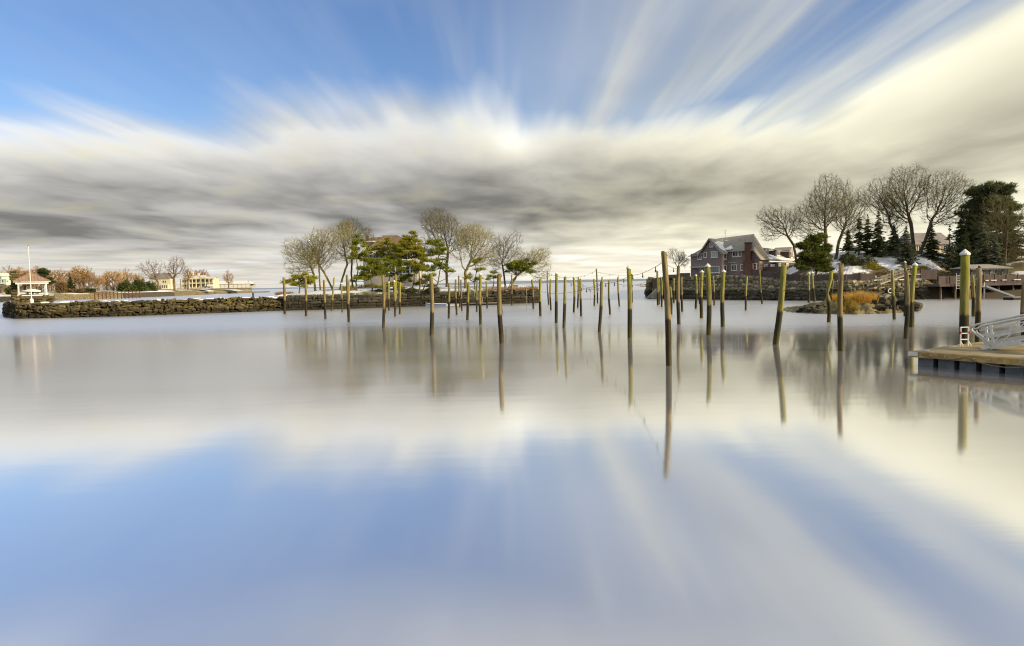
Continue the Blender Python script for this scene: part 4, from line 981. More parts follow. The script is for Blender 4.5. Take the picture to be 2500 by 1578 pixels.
_sp = _t.new('ShaderNodeSeparateXYZ'); _t.l.new(_t.new('ShaderNodeNewGeometry').outputs['Position'], _sp.inputs[0])
_sn = _t.new('ShaderNodeSeparateXYZ'); _t.l.new(_t.new('ShaderNodeNewGeometry').outputs['True Normal'], _sn.inputs[0])
_t.l.new(_t.mix(_t.mul(_t.step(_sp.outputs[2], 2.4, 3.0), _t.step(_sn.outputs[2], .6, .8)), (0.11, 0.085, 0.05), _src), _s)
mb = MB(); ts = [0, 1.1, 2.2, 2.6, 4, 6, 9, 12, 15, 18, 21, 24, 28, 32, 38, 46, 60, 90, 160]; n = 130; k = len(ts)
for i in range(n + 1):
    s_ = rp.L * i / n; p, d = rp.at(s_); dr = Vector((p.x, p.y)).normalized()
    for t_ in ts: q = p + dr * t_; mb.v.append((q.x, q.y, rz_(s_, t_)))
for i in range(n):
    for j in range(k - 1): mb.f.append((i * k + j, (i + 1) * k + j, (i + 1) * k + j + 1, i * k + j + 1))
b0 = len(mb.v)                                                # close the cut end of the land down to the water
for j in range(k): x_, y_, z_ = mb.v[j]; mb.v.append((x_, y_, -.6))
for j in range(k - 1): mb.f.append((j, j + 1, b0 + j + 1, b0 + j))
tag(mb.build('hillside', M_HILL), kind='structure')
# rough rock sea wall: the larger rocks one by one, the small rubble between as a mass
rw = tag(empty('rock_seawall'), 'rough sea wall of grey brown boulders below the purple house and the brown fence', 'sea wall')
rnd = random.Random(8); cnt = 0
for row in range(6):
    s_ = rnd.random()
    while s_ < S2290 - 2 and cnt < 298:
        w = rnd.uniform(1.0, 2.1) * (1.1 if row < 3 else .9); m = s_ + w / 2; zt = wall_top(m); z = (row + .5) / 6 * zt
        p, d = rp.at(m); nr = Vector((-d.y, d.x)); c = p + nr * (2.2 * (z + .4) / (zt + .4) - .15 + rnd.uniform(-.12, .12)); h = zt / 6
        link('stone', rnd.choice(RSTONES), rw, (c.x, c.y, z), (rnd.uniform(-.3, .3), rnd.uniform(-.3, .3), math.atan2(d.y, d.x) + rnd.uniform(-.3, .3)), (w * 1.1, 1.2, h * rnd.uniform(1.0, 1.45))); cnt += 1
        s_ += w
p0, d0 = rp.at(0.01); dr0 = Vector((p0.x, p0.y)).normalized()   # rocks round the cut end
for i in range(44):
    if cnt >= 300: break
    t_ = rnd.uniform(6, 24); zt = min(4.5, -.4 + 5.1 * min(1, t_ / 2.2)); z = rnd.random() * zt; q = p0 + dr0 * t_ - Vector((dr0.y, -dr0.x)) * (.4 + .12 * (4.5 - z)); s_ = rnd.uniform(.9, 1.8)
    link('stone', rnd.choice(RSTONES), rw, (q.x, q.y, z), (rnd.uniform(-.3, .3), rnd.uniform(-.3, .3), rnd.uniform(0, 3)), (s_ * 1.2, s_, s_ * .75)); cnt += 1
V = []; F = []; off = 0
for i in range(900):
    m = rnd.random() * (S2290 - 1); zt = wall_top(m); z = rnd.random() ** .8 * zt; p, d = rp.at(m); nr = Vector((-d.y, d.x)); c = p + nr * (2.2 * (z + .4) / (zt + .4) - .55 + rnd.uniform(-.1, .25))
    src = rnd.choice(RSTONES); sc = rnd.uniform(.22, .6); E = Euler((rnd.uniform(0, 3), rnd.uniform(0, 3), rnd.uniform(0, 3))).to_matrix()
    for v in src.vertices: q = E @ Vector((v.co.x * sc * 1.3, v.co.y * sc, v.co.z * sc * .8)); V.append((c.x + q.x, c.y + q.y, z + q.z))
    for pl in src.polygons: F.append([off + a for a in pl.vertices])
    off += len(src.vertices)
me = bpy.data.meshes.new('rubble'); me.from_pydata(V, [], F); me.materials.append(stone_material('small_rubble', (0.07, 0.06, 0.04), (0.22, 0.19, 0.12), (0.55, 0.48, 0.34), 1.8)); me.update()
tag(link('rubble', me, rw), kind='stuff')
# concrete ramp at the tip
a, b, c, d = ground(1577, 727.5), ground(1612, 729), at(1612, 699, 160), at(1603, 703, 163)
a.y = 163; b.y = 160
tag(MB().prism([at(1577, 728, 157), at(1616, 730.5, 155), at(1616, 698, 155), at(1603, 703, 156)], (3, 9, 0)).build('concrete_ramp', material('concrete', (0.30, 0.27, 0.21), (0.42, 0.385, 0.31), scale=.8, rough=.9, bump=.2)), 'smooth sloping concrete wedge at the tip of the rock wall', 'ramp')

# ------------------------------------------------------------------ the purple grey house
def build_house():
    K = .0905; GZ = 4.75; base = at(1687, 676, 151.0); o = Vector((base.x, base.y, GZ)); rz = R(-38)
    g = tag(empty('purple_house', o, rz), 'large purple grey house with front gable, brick chimney and patches of snow on its roof', 'house')
    FX = lambda px, y=0.0: ((px - 1687) * K - .378 * y) / .923
    FZ = lambda py, px=1750: CAMH + ((693 - (px - 1250) * .0222) - py) * K - GZ
    M_S = material('purple_grey_siding', (0.215, 0.168, 0.160), (0.285, 0.225, 0.212), scale=.5, rough=.8, bump=.25, bscale=1.0, stretch=(.3, .3, 9))
    M_B = material('brown_siding', (0.085, 0.055, 0.05), (0.13, 0.085, 0.075), scale=.5, rough=.85, bump=.25, stretch=(.3, .3, 9))
    M_R = material('grey_shingles', (0.25, 0.23, 0.20), (0.38, 0.35, 0.29), scale=2.5, rough=.95, bump=.3, stretch=(1, 1, 3))
    zE = FZ(619); AX, NA = (1, 0, 0), (0, -1, 0); BX, NB = (0, 1, 0), (1, 0, 0)
    x1 = FX(1758); x2 = 13.9
    MB().box((x1 / 2, 7.2, zE / 2), (x1, 14.4, zE)).build('wall', M_S, g)
    xa = x2 - 1.15; zc = FZ(637, 1843)
    MB().box(((x1 + xa) / 2, 7.0, zE / 2 - .01), (xa - x1 - .01, 7.4, zE - .02)).build('wall', M_S, g)
    MB().box((x2 - 4.6, 12.6, zc / 2), (6, 3.8, zc - .1)).build('wall', M_S, g)
    MB().box(((xa + x2) / 2, 7.0, zc / 2 - .15), (x2 - xa - .02, 7.35, zc - .3)).build('wall', M_S, g)
    MB().prism([(xa, 3.31, zc - .3), (x2, 3.31, zc - .3), (x2, 3.31, zc), (xa, 3.31, zE - .1)], (0, .25, 0)).build('wall', M_S, g)
    zW = FZ(640, 1880)
    MB().box((x2 - 4.5, 25, zW / 2), (9.0, 21, zW)).build('wing_wall', M_B, g)
    MB().box((x2 + .03, 9.2, zW / 2 - .2), (.12, 11.4, zW - .4)).build('side_wall', M_B, g)
    # roofs (slabs with thickness)
    rL, rR = Vector((2.6, 8.6, FZ(582))), Vector((11.0, 8.6, FZ(574, 1836))); ov = .5
    eF, eB = 2.9 - ov, 14.9; zl = zE - .25
    def sl(name, poly, th=.16, mat=M_R, par=g): return MB().slab(poly, th).build(name, mat, par)
    roof = sl('roof', [(2.2, -ov, zE - .45), (x1 + .1, eF, zl + .35), (x2 - .9, eF, zl + .4), rR, rL])
    sl('roof_hip', [(-ov, eB, zl), (-ov, -ov, zE - .45), (2.2, -ov, zE - .45), rL])
    side = sl('hip_roof', [(x2 - .9, eF, zl + .4), (x2 + .55, eF, zc), (x2 + .55, 8.6, zc), rR])
    sl('side_roof', [(x2 + .55, 8.62, zc), (x2 + .55, 36, zc), (x2 - 4.2, 36, FZ(607, 1900)), (x2 - 4.2, 8.62, FZ(607, 1900))])
    sl('back_roof', [rR, (x2 - 4.2, 15.5, FZ(607, 1900)), (-ov, eB, zl), rL])
    sl('back_wing_roof', [(x2 - 4.2, 15.5, FZ(607, 1900)), (x2 - 4.2, 36, FZ(607, 1900)), (x2 - 9.5, 36, zc), (x2 - 9.5, 15.5, zc)])
    for p_, q_ in ((rL, rR),): MB().bar(p_ + Vector((0, 0, .06)), q_ + Vector((0, 0, .06)), .25, .12).build('ridge_cap', M_R, roof)
    # front gable
    gx, gp_ = FX(1732), FZ(586, 1732); gl, gr = FX(1706), x1 + .35; ze = FZ(624)
    MB().prism([(gl + .4, -.02, zE - .6), (x1, -.02, zE - .6), (x1, -.02, zE - .1), (gx, -.02, gp_ - .2), (gl + .4, -.02, ze + .15)], (0, .3, 0)).build('gable', M_S, g)
    G1 = MB().slab([(gx, -.6, gp_), (gl, -.6, ze), (gl, 5.0, ze), (gx, 8.0, gp_)], .16).build('gable_roof', M_R, g)
    G2 = MB().slab([(gr, -.6, ze + .05), (gx, -.6, gp_), (gx, 8.0, gp_), (gr, 5.0, ze + .05)], .16).build('gable_roof', M_R, g)
    for q in ((gl, ze), (gr, ze + .05)): MB().bar((q[0], -.66, q[1] - .12), (gx, -.66, gp_ - .12), .1, .3, up=(0, 1, 0)).build('barge_board', material('grey_trim', (.30, .29, .27), (.36, .35, .32), scale=2, rough=.7), g)
    # snow lying on the roofs
    def snow(poly, n_, up=.09, seed=0, off=.03):
        A = [Vector(p) for p in poly]; rr = random.Random(seed); nr = (A[1] - A[0]).cross(A[2] - A[0]).normalized(); nr = nr if nr.z > 0 else -nr; pts = []
        for i in range(len(A)):
            a_, b_ = A[i], A[(i + 1) % len(A)]; c_ = sum(A, Vector()) / len(A)
            for j in range(n_):
                p_ = a_.lerp(b_, j / n_); pts.append(p_ + (c_ - p_) * rr.uniform(-.02, .12) + nr * off)
        return MB().prism(pts, nr * up).build('snow_patch', M_SNOW, g)
    u = Vector((gr, -.6, ze + .05)); v = Vector((gx, -.6, gp_)); w = Vector((gx, 8.0, gp_)); r_ = Vector((gr, 5.0, ze + .05)); L_ = lambda f, h: (u.lerp(v, f)).lerp(r_.lerp(w, f), h)
    snow([L_(.72, .06), L_(.30, .12), L_(.06, .5), L_(.02, .95), L_(.5, .97), L_(.82, .92), L_(.84, .4)], 4, seed=1, off=.165)
    e0, e1_ = Vector((x1 + .1, eF, zl + .35)), Vector((x2 - .9, eF, zl + .4)); Mq = lambda f, h: e0.lerp(e1_, f).lerp(rL.lerp(rR, f), h)
    snow([Mq(.0, .04), Mq(.16, .02), Mq(.30, .10), Mq(.27, .38), Mq(.36, .66), Mq(.22, .74), Mq(.02, .62)], 4, seed=9, off=.36, up=.12)
    S = lambda f, h: Vector((x2 + .55, eF, zc)).lerp(Vector((x2 + .55, 36, zc)), h) + (Vector((-4.75, 0, FZ(607, 1900) - zc)) * f)
    snow([S(.03, .20), S(.03, .97), S(.12, .93), S(.22, .72), S(.20, .62), S(.52, .46), S(.56, .36), S(.26, .34), S(.34, .26), S(.40, .21)], 3, seed=2)
    snow([S(.74, .2), S(.74, .31), S(.92, .32), S(.93, .21)], 3, seed=3); snow([S(.76, .46), S(.76, .62), S(.92, .64), S(.93, .47)], 3, seed=4)
    # shed dormers on the side roof
    for h0, h1 in ((.20, .31), (.45, .56)):
        a_ = S(.34, h0); b_ = S(.34, h1); z0_, z1_ = a_.z, a_.z + 1.55; dm = MB().box(((a_.x - 1.2), (a_.y + b_.y) / 2, (z0_ + z1_) / 2), (2.4, b_.y - a_.y, z1_ - z0_)).build('dormer', M_B, g)
        MB().slab([(a_.x + .35, a_.y - .3, z1_ + .06), (a_.x + .35, b_.y + .3, z1_ + .06), (a_.x - 3.0, b_.y + .3, z1_ + .75), (a_.x - 3.0, a_.y - .3, z1_ + .75)], .14).build('dormer_roof', M_R, dm)
        window(g, (a_.x + .02, (a_.y + b_.y) / 2, (z0_ + z1_) / 2 + .1), 2.1, 1.05, BX, NB, 2, 0, M_WHITE, M_GLASS, .12)
    a_ = S(.2, .68); dm = MB().box((a_.x - 1.4, a_.y + 2, a_.z + .9), (2.9, 3.4, 2.2)).build('dormer', M_B, g)
    MB().prism([(a_.x + .3, a_.y - .1, a_.z + 1.7), (a_.x + .3, a_.y + 4.1, a_.z + 1.7), (a_.x + .3, a_.y + 2, a_.z + 2.9)], (-4, 0, 0)).build('dormer_roof', M_R, dm); window(g, (a_.x + .06, a_.y + 2.2, a_.z + 1.0), 1.3, 1.3, BX, NB, 1, 0, M_WHITE, M_GLASS, .14)
    a_ = S(.9, .12); MB().box((a_.x + .1, a_.y, a_.z + .3), (1.4, 1.6, 1.2)).build('roof_vent', M_R, g)
    # chimney
    cx = FX(1819, 3.0); zt = FZ(598, 1819); ch = MB().box((cx, 2.75, zt / 2), (1.25, 1.0, zt)).build('chimney', M_BRICK, g)
    MB().box((cx, 2.78, FZ(640) / 2), (2.0, .9, FZ(640))).build('chimney_breast', M_BRICK, ch); MB().box((cx, 2.75, zt + .1), (1.5, 1.25, .22)).build('chimney_cap', M_BRICK, ch)
    # windows, pixel centres read from the photo
    def wa(px, py, pw, ph, bars=1, y=0.0, hb=0, gl_=None): window(g, (FX(px, y), y - .02, FZ(py, px)), pw * K / .923, ph * K, AX, NA, bars, hb, M_WHITE, gl_, .13)
    wa(1735, 600.5, 8, 9, 0, gl_=M_PALEGLASS); wa(1741.5, 623, 13.5, 14, 2, gl_=M_PALEGLASS); wa(1721, 624, 6, 12, 0); wa(1707.5, 627, 8, 14, 1)
    wa(1743, 659, 18, 15, 3); wa(1714, 659, 10, 12, 1)
    wa(1789.5, 620.5, 12, 15, 1, 3.3); wa(1800, 621, 5.5, 13, 0, 3.3); wa(1787, 654.5, 12, 13, 1, 3.3); wa(1805, 654, 6, 13, 0, 3.3, 1); wa(1833, 652, 6, 14, 0, 3.3, 1)
    window(g, (x1 + .02, 1.7, FZ(627)), 1.5, 1.3, BX, NB, 0, 0, M_WHITE, None, .13); window(g, (x1 + .02, 1.7, FZ(657)), 1.5, 1.4, BX, NB, 0, 0, M_WHITE, None, .13)
    for h, ww, zz_, hh in ((7.0, 2.2, 651, .9), (11.5, 3.0, 649, .45), (16.5, 1.6, 655, 2.0), (22.5, 1.8, 652, 1.6)): window(g, (x2 + .1, h, FZ(zz_, 1890)), ww, hh, BX, NB, 0, 0, M_WHITE, M_PALEGLASS if hh > .8 else M_WHITE, .16)
    # bay roof line, vent strip, downpipe, antenna
    MB().box((FX(1712), -.5, FZ(652)), (FX(1735) - FX(1688), 1.1, .14)).build('bay_roof', M_WHITE, g)
    for i in range(7): MB().box((FX(1775 + i * 3.1, 3.3), 3.24, FZ(642.5)), (.14, .12, .14)).build('joist_end', M_WHITE, g)
    MB().tube([(.05, -.1, .2), (.05, -.1, zE - .4)], .06, 6).build('downpipe', M_WHITE, g)
    a_ = Vector((rL.x + 1.9, 8.6, rL.z)); an = MB().tube([a_, a_ + Vector((0, 0, 1.9))], .03, 5).build('antenna', M_BLACK, roof)
    for zz_, ll in ((1.1, .25), (1.45, .18), (1.75, .3)): MB().bar(a_ + Vector((-ll, 0, zz_)), a_ + Vector((ll, 0, zz_ + .08)), .04).build('antenna_arm', M_BLACK, an)
    MB().box((x2 + 1.5, 8.0, .9), (2.4, 5.0, 1.9)).build('garden_room', M_B, g)
build_house()
# low brown garden wall beyond the house tip
for (x0_, x1_, y0_, y1_, Y_, nm, lab) in ((1632, 1685, 660, 672, 156, 'garden_wall', 'low brown garden wall behind the rocks beside the purple house'),):
    a, b = at(x0_, y1_, Y_), at(x1_, y1_, Y_); g = tag(empty(nm, ((a.x + b.x) / 2, Y_, 0)), lab, 'wall'); L = b.x - a.x
    for i in range(4): MB().box((-L / 2 + L * (i + .5) / 4, 0, 5.0), (L / 4 - .04, .35, 1.5 if i > 1 else .9)).build('panel', M_WOOD, g)
    MB().box((0, 0, 4.5), (L, .6, .3)).build('footing', M_CORE, g)

# ------------------------------------------------------------------ brown fence along the shore terrace
M_FENCE = vary(material('brown_fence_boards', (0.095, 0.072, 0.064), (0.14, 0.105, 0.092), scale=.7, rough=.85, bump=.2, stretch=(2, 2, .3)), .2, .85, 1.15)
def fence(px0, px1, t0, h0, h1, label, z=None, n=None, zf=None):
    s0, s1 = front(px0), front(px1); L = s1 - s0; n = n or int(L / 2.4); g = tag(empty('board_fence'), label, 'fence')
    for i in range(n):
        pts = []
        for f in (i / n, (i + 1) / n):
            p, d = rp.at(s0 + L * f); q = p + Vector((p.x, p.y)).normalized() * t0; pts.append(Vector((q.x, q.y, zf if zf is not None else wall_top(s0 + L * f))))
        a, b = pts; h = h0 + (h1 - h0) * i / n
        MB().bar(a.lerp(b, .02) + Vector((0, 0, h / 2 + .05)), a.lerp(b, .98) + Vector((0, 0, h / 2 + .05)), .09, h).build('panel', M_FENCE, g)
        MB().box(a + Vector((0, -.02, h / 2 + .08)), (.16, .16, h + .12)).build('post', M_FENCE, g)
    return g
fence(1835, 1958, 3.0, 1.5, 1.3, 'brown board fence on the rocks in front of the brown house wing')
fence(1962, 2138, 2.7, 1.15, 1.2, 'long brown board fence on the terrace beside the golden grass islet')
fence(2172, 2288, 2.7, 1.5, 1.75, 'taller brown board fence between the white stairs and the pier deck')
# snow line at the foot of the fence
sp_ = Path([rp.at(front(2140))[0] + Vector((0, 2.3)), rp.at(front(2270))[0] + Vector((0, 2.3))])
tag(strip(sp_, [(0, 3.25), (.05, 3.48), (.6, 3.5), (.7, 3.25)], 12).build('snow_bank', M_SNOW), 'thin line of snow at the foot of the taller brown fence', 'snow')
# white stairs with railings
def build_white_stairs():
    A, B = at(2146, 694, 116.0), at(2217, 669, 118.5); g = tag(empty('white_stairs', (A.x, A.y, 0)), 'pale grey stairs with double railings climbing the brown fence', 'stairs'); o = Vector((A.x, A.y, 0)); A, B = A - o, B - o
    for dy in (-.45, .45):
        q = Vector((0, dy, 0)); MB().bar(A + q, B + q, .07, .26).build('stringer', M_GREYWOOD, g)
        for h in (.62, 1.05): MB().bar(A + q + Vector((0, 0, h)), B + q + Vector((0, 0, h)), .05, .06).build('handrail', M_GREYWOOD, g)
        for i in range(7): MB().box(A.lerp(B, i / 6) + q + Vector((0, 0, .5)), (.05, .05, 1.1)).build('baluster', M_GREYWOOD, g)
    for i in range(14): MB().box(A.lerp(B, (i + .5) / 14) + Vector((0, 0, .05)), (.25, .82, .04)).build('tread', M_GREYWOOD, g)
    MB().box(B + Vector((.9, 0, -.1)), (1.8, 1.2, .12)).build('landing', M_ALU, g)
build_white_stairs()
# pier deck with pavilion
def build_deck():
    Y = 113.0; g = tag(empty('pier_deck', (at(2395, 700, Y).x, Y, 0)), 'brown timber pier deck on posts over the shore with paneled railing', 'deck'); o = Vector(g.location)
    a, b = at(2292, 690, Y) - o, at(2540, 690, Y) - o; zt = at(2400, 692, Y).z
    MB().box(((a.x + b.x) / 2, 5, zt - .2), (b.x - a.x, 10.5, .4)).build('platform', M_FENCE, g); n = 9; L = b.x - a.x
    zr0, zr1 = zt + .06, at(2400, 672.5, Y).z
    for i in range(n): MB().box((a.x + L * (i + .5) / n, .05, (zr0 + zr1) / 2), (L / n - .09, .07, zr1 - zr0)).build('railing_panel', M_FENCE, g)
    for i in range(n + 1): MB().box((a.x + L * i / n, .02, (zr0 + zr1) / 2 + .05), (.14, .14, zr1 - zr0 + .15)).build('railing_post', M_FENCE, g)
    for i in range(7):
        for y in (.6, 5, 9.5): MB().tube([(a.x + L * (i + .3) / 7, y, -.5), (a.x + L * (i + .3) / 7, y, zt - .4)], .16, 8).build('post', M_WOOD, g)
    for x0, x1 in ((2405, 2413), (2418, 2432), (2446, 2456), (2474, 2491)):
        MB().box(((at(x0, 684, Y).x + at(x1, 684, Y).x) / 2 - o.x, -.08, at(2430, 684.5, Y).z), (at(x1, 684, Y).x - at(x0, 684, Y).x, .14, .12)).build('snow_ledge', M_SNOW, g)
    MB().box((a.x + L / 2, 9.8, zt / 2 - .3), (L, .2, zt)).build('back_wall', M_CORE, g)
build_deck()
def build_pavilion():
    Y = 119.0; c = at(2414, 672, Y); g = tag(empty('pavilion', (c.x, Y, 0)), 'glazed pavilion with a low grey hip roof on the pier deck', 'pavilion'); o = Vector(g.location)
    x0, x1 = at(2372, 660, Y).x - o.x, at(2462, 660, Y).x - o.x; z0, z1, z2 = at(2414, 677, Y).z, at(2414, 655, Y).z, at(2414, 645, Y).z; n = 6; D_ = 5.0
    M_F = material('pavilion_frame', (.10, .085, .08), (.14, .12, .11), scale=2, rough=.6)
    for i in range(n + 1): MB().box((x0 + (x1 - x0) * i / n, 0, (z0 + z1) / 2), (.14, .14, z1 - z0)).build('post', M_F, g)
    for i in range(n):
        xc = x0 + (x1 - x0) * (i + .5) / n; w = (x1 - x0) / n - .16; p_ = MB().box((xc, .0, z0 + .25), (w, .08, .5)).box((xc, 0, z1 - .08), (w, .08, .16)).build('window', M_F, g); MB().box((xc, .01, (z0 + z1) / 2 + .16), (w, .03, z1 - z0 - .68)).build('pane', M_PALEGLASS if i in (1, 3) else M_GLASS, p_)
    for s in (x0, x1): MB().box((s, D_ / 2, (z0 + z1) / 2), (.1, D_ - .2, z1 - z0)).build('side_wall', M_F, g)
    MB().box(((x0 + x1) / 2, D_, (z0 + z1) / 2), (x1 - x0, .12, z1 - z0)).build('back_wall', M_F, g)
    e = .55; P = [(x0 - e, -e, z1), (x1 + e, -e, z1), (x1 + e, D_ + e, z1), (x0 - e, D_ + e, z1), (x0 + 1.3, D_ / 2, z2), (x1 - 1.6, D_ / 2, z2)]
    MB().add(P, [(0, 1, 5, 4), (1, 2, 5), (2, 3, 4, 5), (3, 0, 4), (3, 2, 1, 0)]).build('roof', material('pavilion_roof', (.26, .24, .21), (.36, .335, .30), scale=1.5, rough=.9), g)
    MB().box(((x0 + x1) / 2, -e - .02, z1 - .12), (x1 - x0 + 2 * e, .08, .24)).build('fascia', M_F, g)
build_pavilion()
# small float with a gangway under the deck
A, B = at(2403, 699, 108.5), at(2471, 724, 107.0); g = tag(empty('shore_gangway', (A.x, A.y, 0)), 'thin white gangway sloping from the pier deck down to a float', 'gangway'); o = Vector((A.x, A.y, 0))
for dy in (-.5, .5): MB().bar(A - o + Vector((0, dy, 0)), B - o + Vector((0, dy, 0)), .10, .26).build('rail', M_WHITE, g)
MB().bar(A - o + Vector((0, 0, -.1)), B - o + Vector((0, 0, -.1)), .8, .06).build('walkway', M_GREYWOOD, g); MB().tube([(0, 0, -.4), (0, 0, A.z + .6)], .07, 6).build('post', M_WHITE, g)
q = at(2490, 727, 105.0); g = tag(empty('shore_float', (q.x, 105, 0)), 'flat pale float moored under the pier deck at the right edge', 'dock'); MB().box((0, 0, .15), (3.6, 2.2, .4)).build('float', M_BLACK, g); MB().box((0, 0, .42), (3.8, 2.4, .12)).build('deck', M_GREYWOOD, g)
# boat ladder on the sea wall and a life ring
A = at(2328, 675, 113.6); g = tag(empty('wall_ladder', (A.x, A.y - 1.2, 0)), 'pale ladder hanging down beside the pier deck', 'ladder')
for dx in (-.3, .3): MB().tube([(dx, 0, 1.6), (dx, 0, 4.3)], .05, 6).build('rail', M_ALU, g)
for i in range(6): MB().tube([(-.3, 0, 1.8 + i * .42), (.3, 0, 1.8 + i * .42)], .035, 5).build('rung', M_ALU, g)
A = at(2173.5, 710.5, 113.0); mb = MB(); R_, r_ = .34, .09
for i in range(16):
    for j in range(6): a, b = 2 * math.pi * i / 16, 2 * math.pi * j / 6; mb.v.append(((R_ + r_ * math.cos(b)) * math.cos(a), r_ * math.sin(b), (R_ + r_ * math.cos(b)) * math.sin(a)))
for i in range(16):
    for j in range(6): mb.f.append((i * 6 + j, ((i + 1) % 16) * 6 + j, ((i + 1) % 16) * 6 + (j + 1) % 6, i * 6 + (j + 1) % 6))
o = mb.build('life_ring', M_WHITE); o.location = A; tag(o, 'white life ring hanging on the rock sea wall', 'life ring')

# ------------------------------------------------------------------ trees and shrubs on the hillside
def hill_bare(px, py, t_, ells_px, seed, nattr, label, trunk_px, rmax=.5, step=.5):
    g_ = rpos(px, t_); Y = g_.y
    return island_bare(px, py, Y, ells_px, seed, nattr, label, trunk_px, (M_BARK, M_TWIG), rmax, step, 'bare_tree', 'bare trees on the hillside', zbase=g_.z - .2, twigs=3, tl=.9, tip=.0155)
hill_bare(1948, 625, 22, [(1905, 545, 46, 50), (1935, 530, 30, 34)], 71, 620, 'bare tree leaning over the roof of the brown house wing', [(1938, 600), (1922, 575)], .34)
hill_bare(2014, 630, 20, [(2000, 505, 56, 70), (1975, 560, 40, 36)], 72, 1500, 'big many branched bare tree above the dark green pine', [(2016, 590), (2015, 555)], .5)
hill_bare(2040, 632, 24, [(2070, 510, 46, 62), (2085, 560, 36, 36)], 73, 950, 'bare tree forking above the slim spruces', [(2048, 590), (2060, 560)], .42)
hill_bare(2200, 620, 30, [(2150, 495, 48, 50), (2180, 540, 36, 36)], 74, 800, 'dark bare tree leaning left behind the blue spruces', [(2192, 585), (2172, 545)], .36)
hill_bare(2232, 622, 31, [(2215, 475, 58, 62), (2190, 505, 36, 44)], 75, 1500, 'tallest bare tree on the hillside with a thick pale trunk', [(2228, 580), (2224, 545)], .58)
hill_bare(2244, 632, 26, [(2300, 480, 58, 60), (2320, 530, 34, 34)], 76, 1200, 'leaning bare tree whose trunk crosses the grey roof', [(2262, 580), (2274, 540)], .46)
hill_bare(2453, 660, 24, [(2445, 545, 50, 52), (2480, 570, 36, 60)], 77, 1100, 'bare tree with a thick trunk behind the glazed pavilion', [(2455, 600), (2458, 570)], .5)
hill_bare(2492, 662, 30, [(2490, 625, 28, 30)], 78, 380, 'small bare tree at the right edge near the gabled cottage', [(2491, 640)], .2, .4)
island_bare(1655, 672, 158, [(1655, 632, 22, 22)], 79, 300, 'small bare tree standing behind the mossy pile left of the house', [(1655, 655)], (M_BARK, M_TWIG), .12, .35, group=None, zbase=4.6)
def hill_spruce(px, ty, t_, wpx, seed, label, mats=(M_BARK, M_SPRUCE), bare=.06, name='spruce_tree', gap=0.0, group='spruces on the hillside', droop=.3):
    g_ = rpos(px, t_); s = g_.y / FPX; H = at(px, ty, g_.y).z - g_.z
    return plant_tree(name, spruce_meshes(seed, H, wpx * s * (1.75 if 88 < seed < 97 else 1.3), mats, bare, droop, max(20, int(H * 2.4)), .62, .2, gap), (g_.x, g_.y, g_.z - .1), label, 'tree', group)
hill_spruce(2072, 560, 24, 15, 81, 'short ragged spruce beside the forked bare tree', gap=.2)
hill_spruce(2097, 520, 26, 13, 82, 'thin ragged spruce, first of the slim pair', bare=.2, gap=.25)
hill_spruce(2117, 525, 27, 13, 83, 'thin ragged spruce, second of the slim pair', bare=.2, gap=.25)
hill_spruce(2145, 512, 25, 20, 84, 'dense dark spruce, tallest of the row behind the hedge')
hill_spruce(2182, 545, 27, 20, 85, 'dark spruce left of the blue spruce', (M_BARK, M_BLUESPR))
hill_spruce(2211, 552, 20, 25, 86, 'frosty blue spruce reaching down to the snowy bank', (M_BARK, M_BLUESPR), .04)
hill_spruce(2274, 548, 24, 22, 87, 'dark spruce in front of the grey roof')
hill_spruce(2318, 548, 24, 17, 88, 'ragged spruce right of the grey roof', (M_BARK, M_BLUESPR), gap=.15)
hill_spruce(2345, 520, 28, 18, 89, 'spruce at the left flank of the great evergreen clump')
hill_spruce(2374, 452, 30, 26, 90, 'tall dark spruce, left peak of the great evergreen clump', bare=.1)
hill_spruce(2400, 458, 33, 24, 91, 'tall spruce in the saddle of the great evergreen clump', bare=.1)
M_DOME = leaf_material('olive_pine_needles', (0.065, 0.085, 0.03), (0.19, 0.20, 0.08))
def dome_pine(px, t_, trunk_px, pads_px, seed, label):
    g_ = rpos(px, t_); s = g_.y / FPX; rnd = random.Random(seed); b = at(px, 600, g_.y)
    T = [(0, 0, 0)] + [(at(x, y, g_.y).x - b.x, 0, at(x, y, g_.y).z - g_.z) for x, y in trunk_px]; pads = []
    for (cx, cy, rx, ry) in pads_px:
        c = at(cx, cy, g_.y)
        for k in range(int(rx * ry / 95) + 3):
            a = rnd.uniform(0, 6.28); q = rnd.random() ** .5; pads.append((c.x - b.x + math.cos(a) * q * rx * s, rnd.uniform(-1, 1) * rx * s * .7, c.z - g_.z + math.sin(a) * q * ry * s, rnd.uniform(.8, 1.6), rnd.uniform(.4, .8)))
    return plant_tree('pine_tree', pine_meshes(seed, T, pads, (M_BARK, M_DOME), 34, .62, .08, .35), (b.x, g_.y, g_.z - .1), label, 'tree', 'great evergreen clump')
dome_pine(2436, 29, [(2436, 600), (2432, 540), (2434, 470)], [(2434, 458, 30, 18), (2446, 480, 30, 26), (2424, 490, 32, 26), (2440, 525, 40, 36), (2420, 560, 36, 36)], 92, 'dark dome headed pine crowning the great evergreen clump')
dome_pine(2392, 30, [(2392, 600), (2394, 540), (2388, 490)], [(2386, 480, 20, 22), (2400, 500, 24, 24), (2380, 530, 28, 34), (2396, 570, 32, 36)], 192, 'dark ragged pine in the middle of the great evergreen clump')
hill_spruce(2462, 462, 34, 26, 93, 'tall spruce on the right shoulder of the great evergreen clump', bare=.1)
hill_spruce(2402, 530, 18, 26, 94, 'broad grey green spruce in front of the great evergreen clump', (M_BARK, M_BLUESPR), .03)
hill_spruce(2430, 575, 17, 20, 95, 'shorter grey green spruce behind the pavilion roof', (M_BARK, M_BLUESPR), .03)
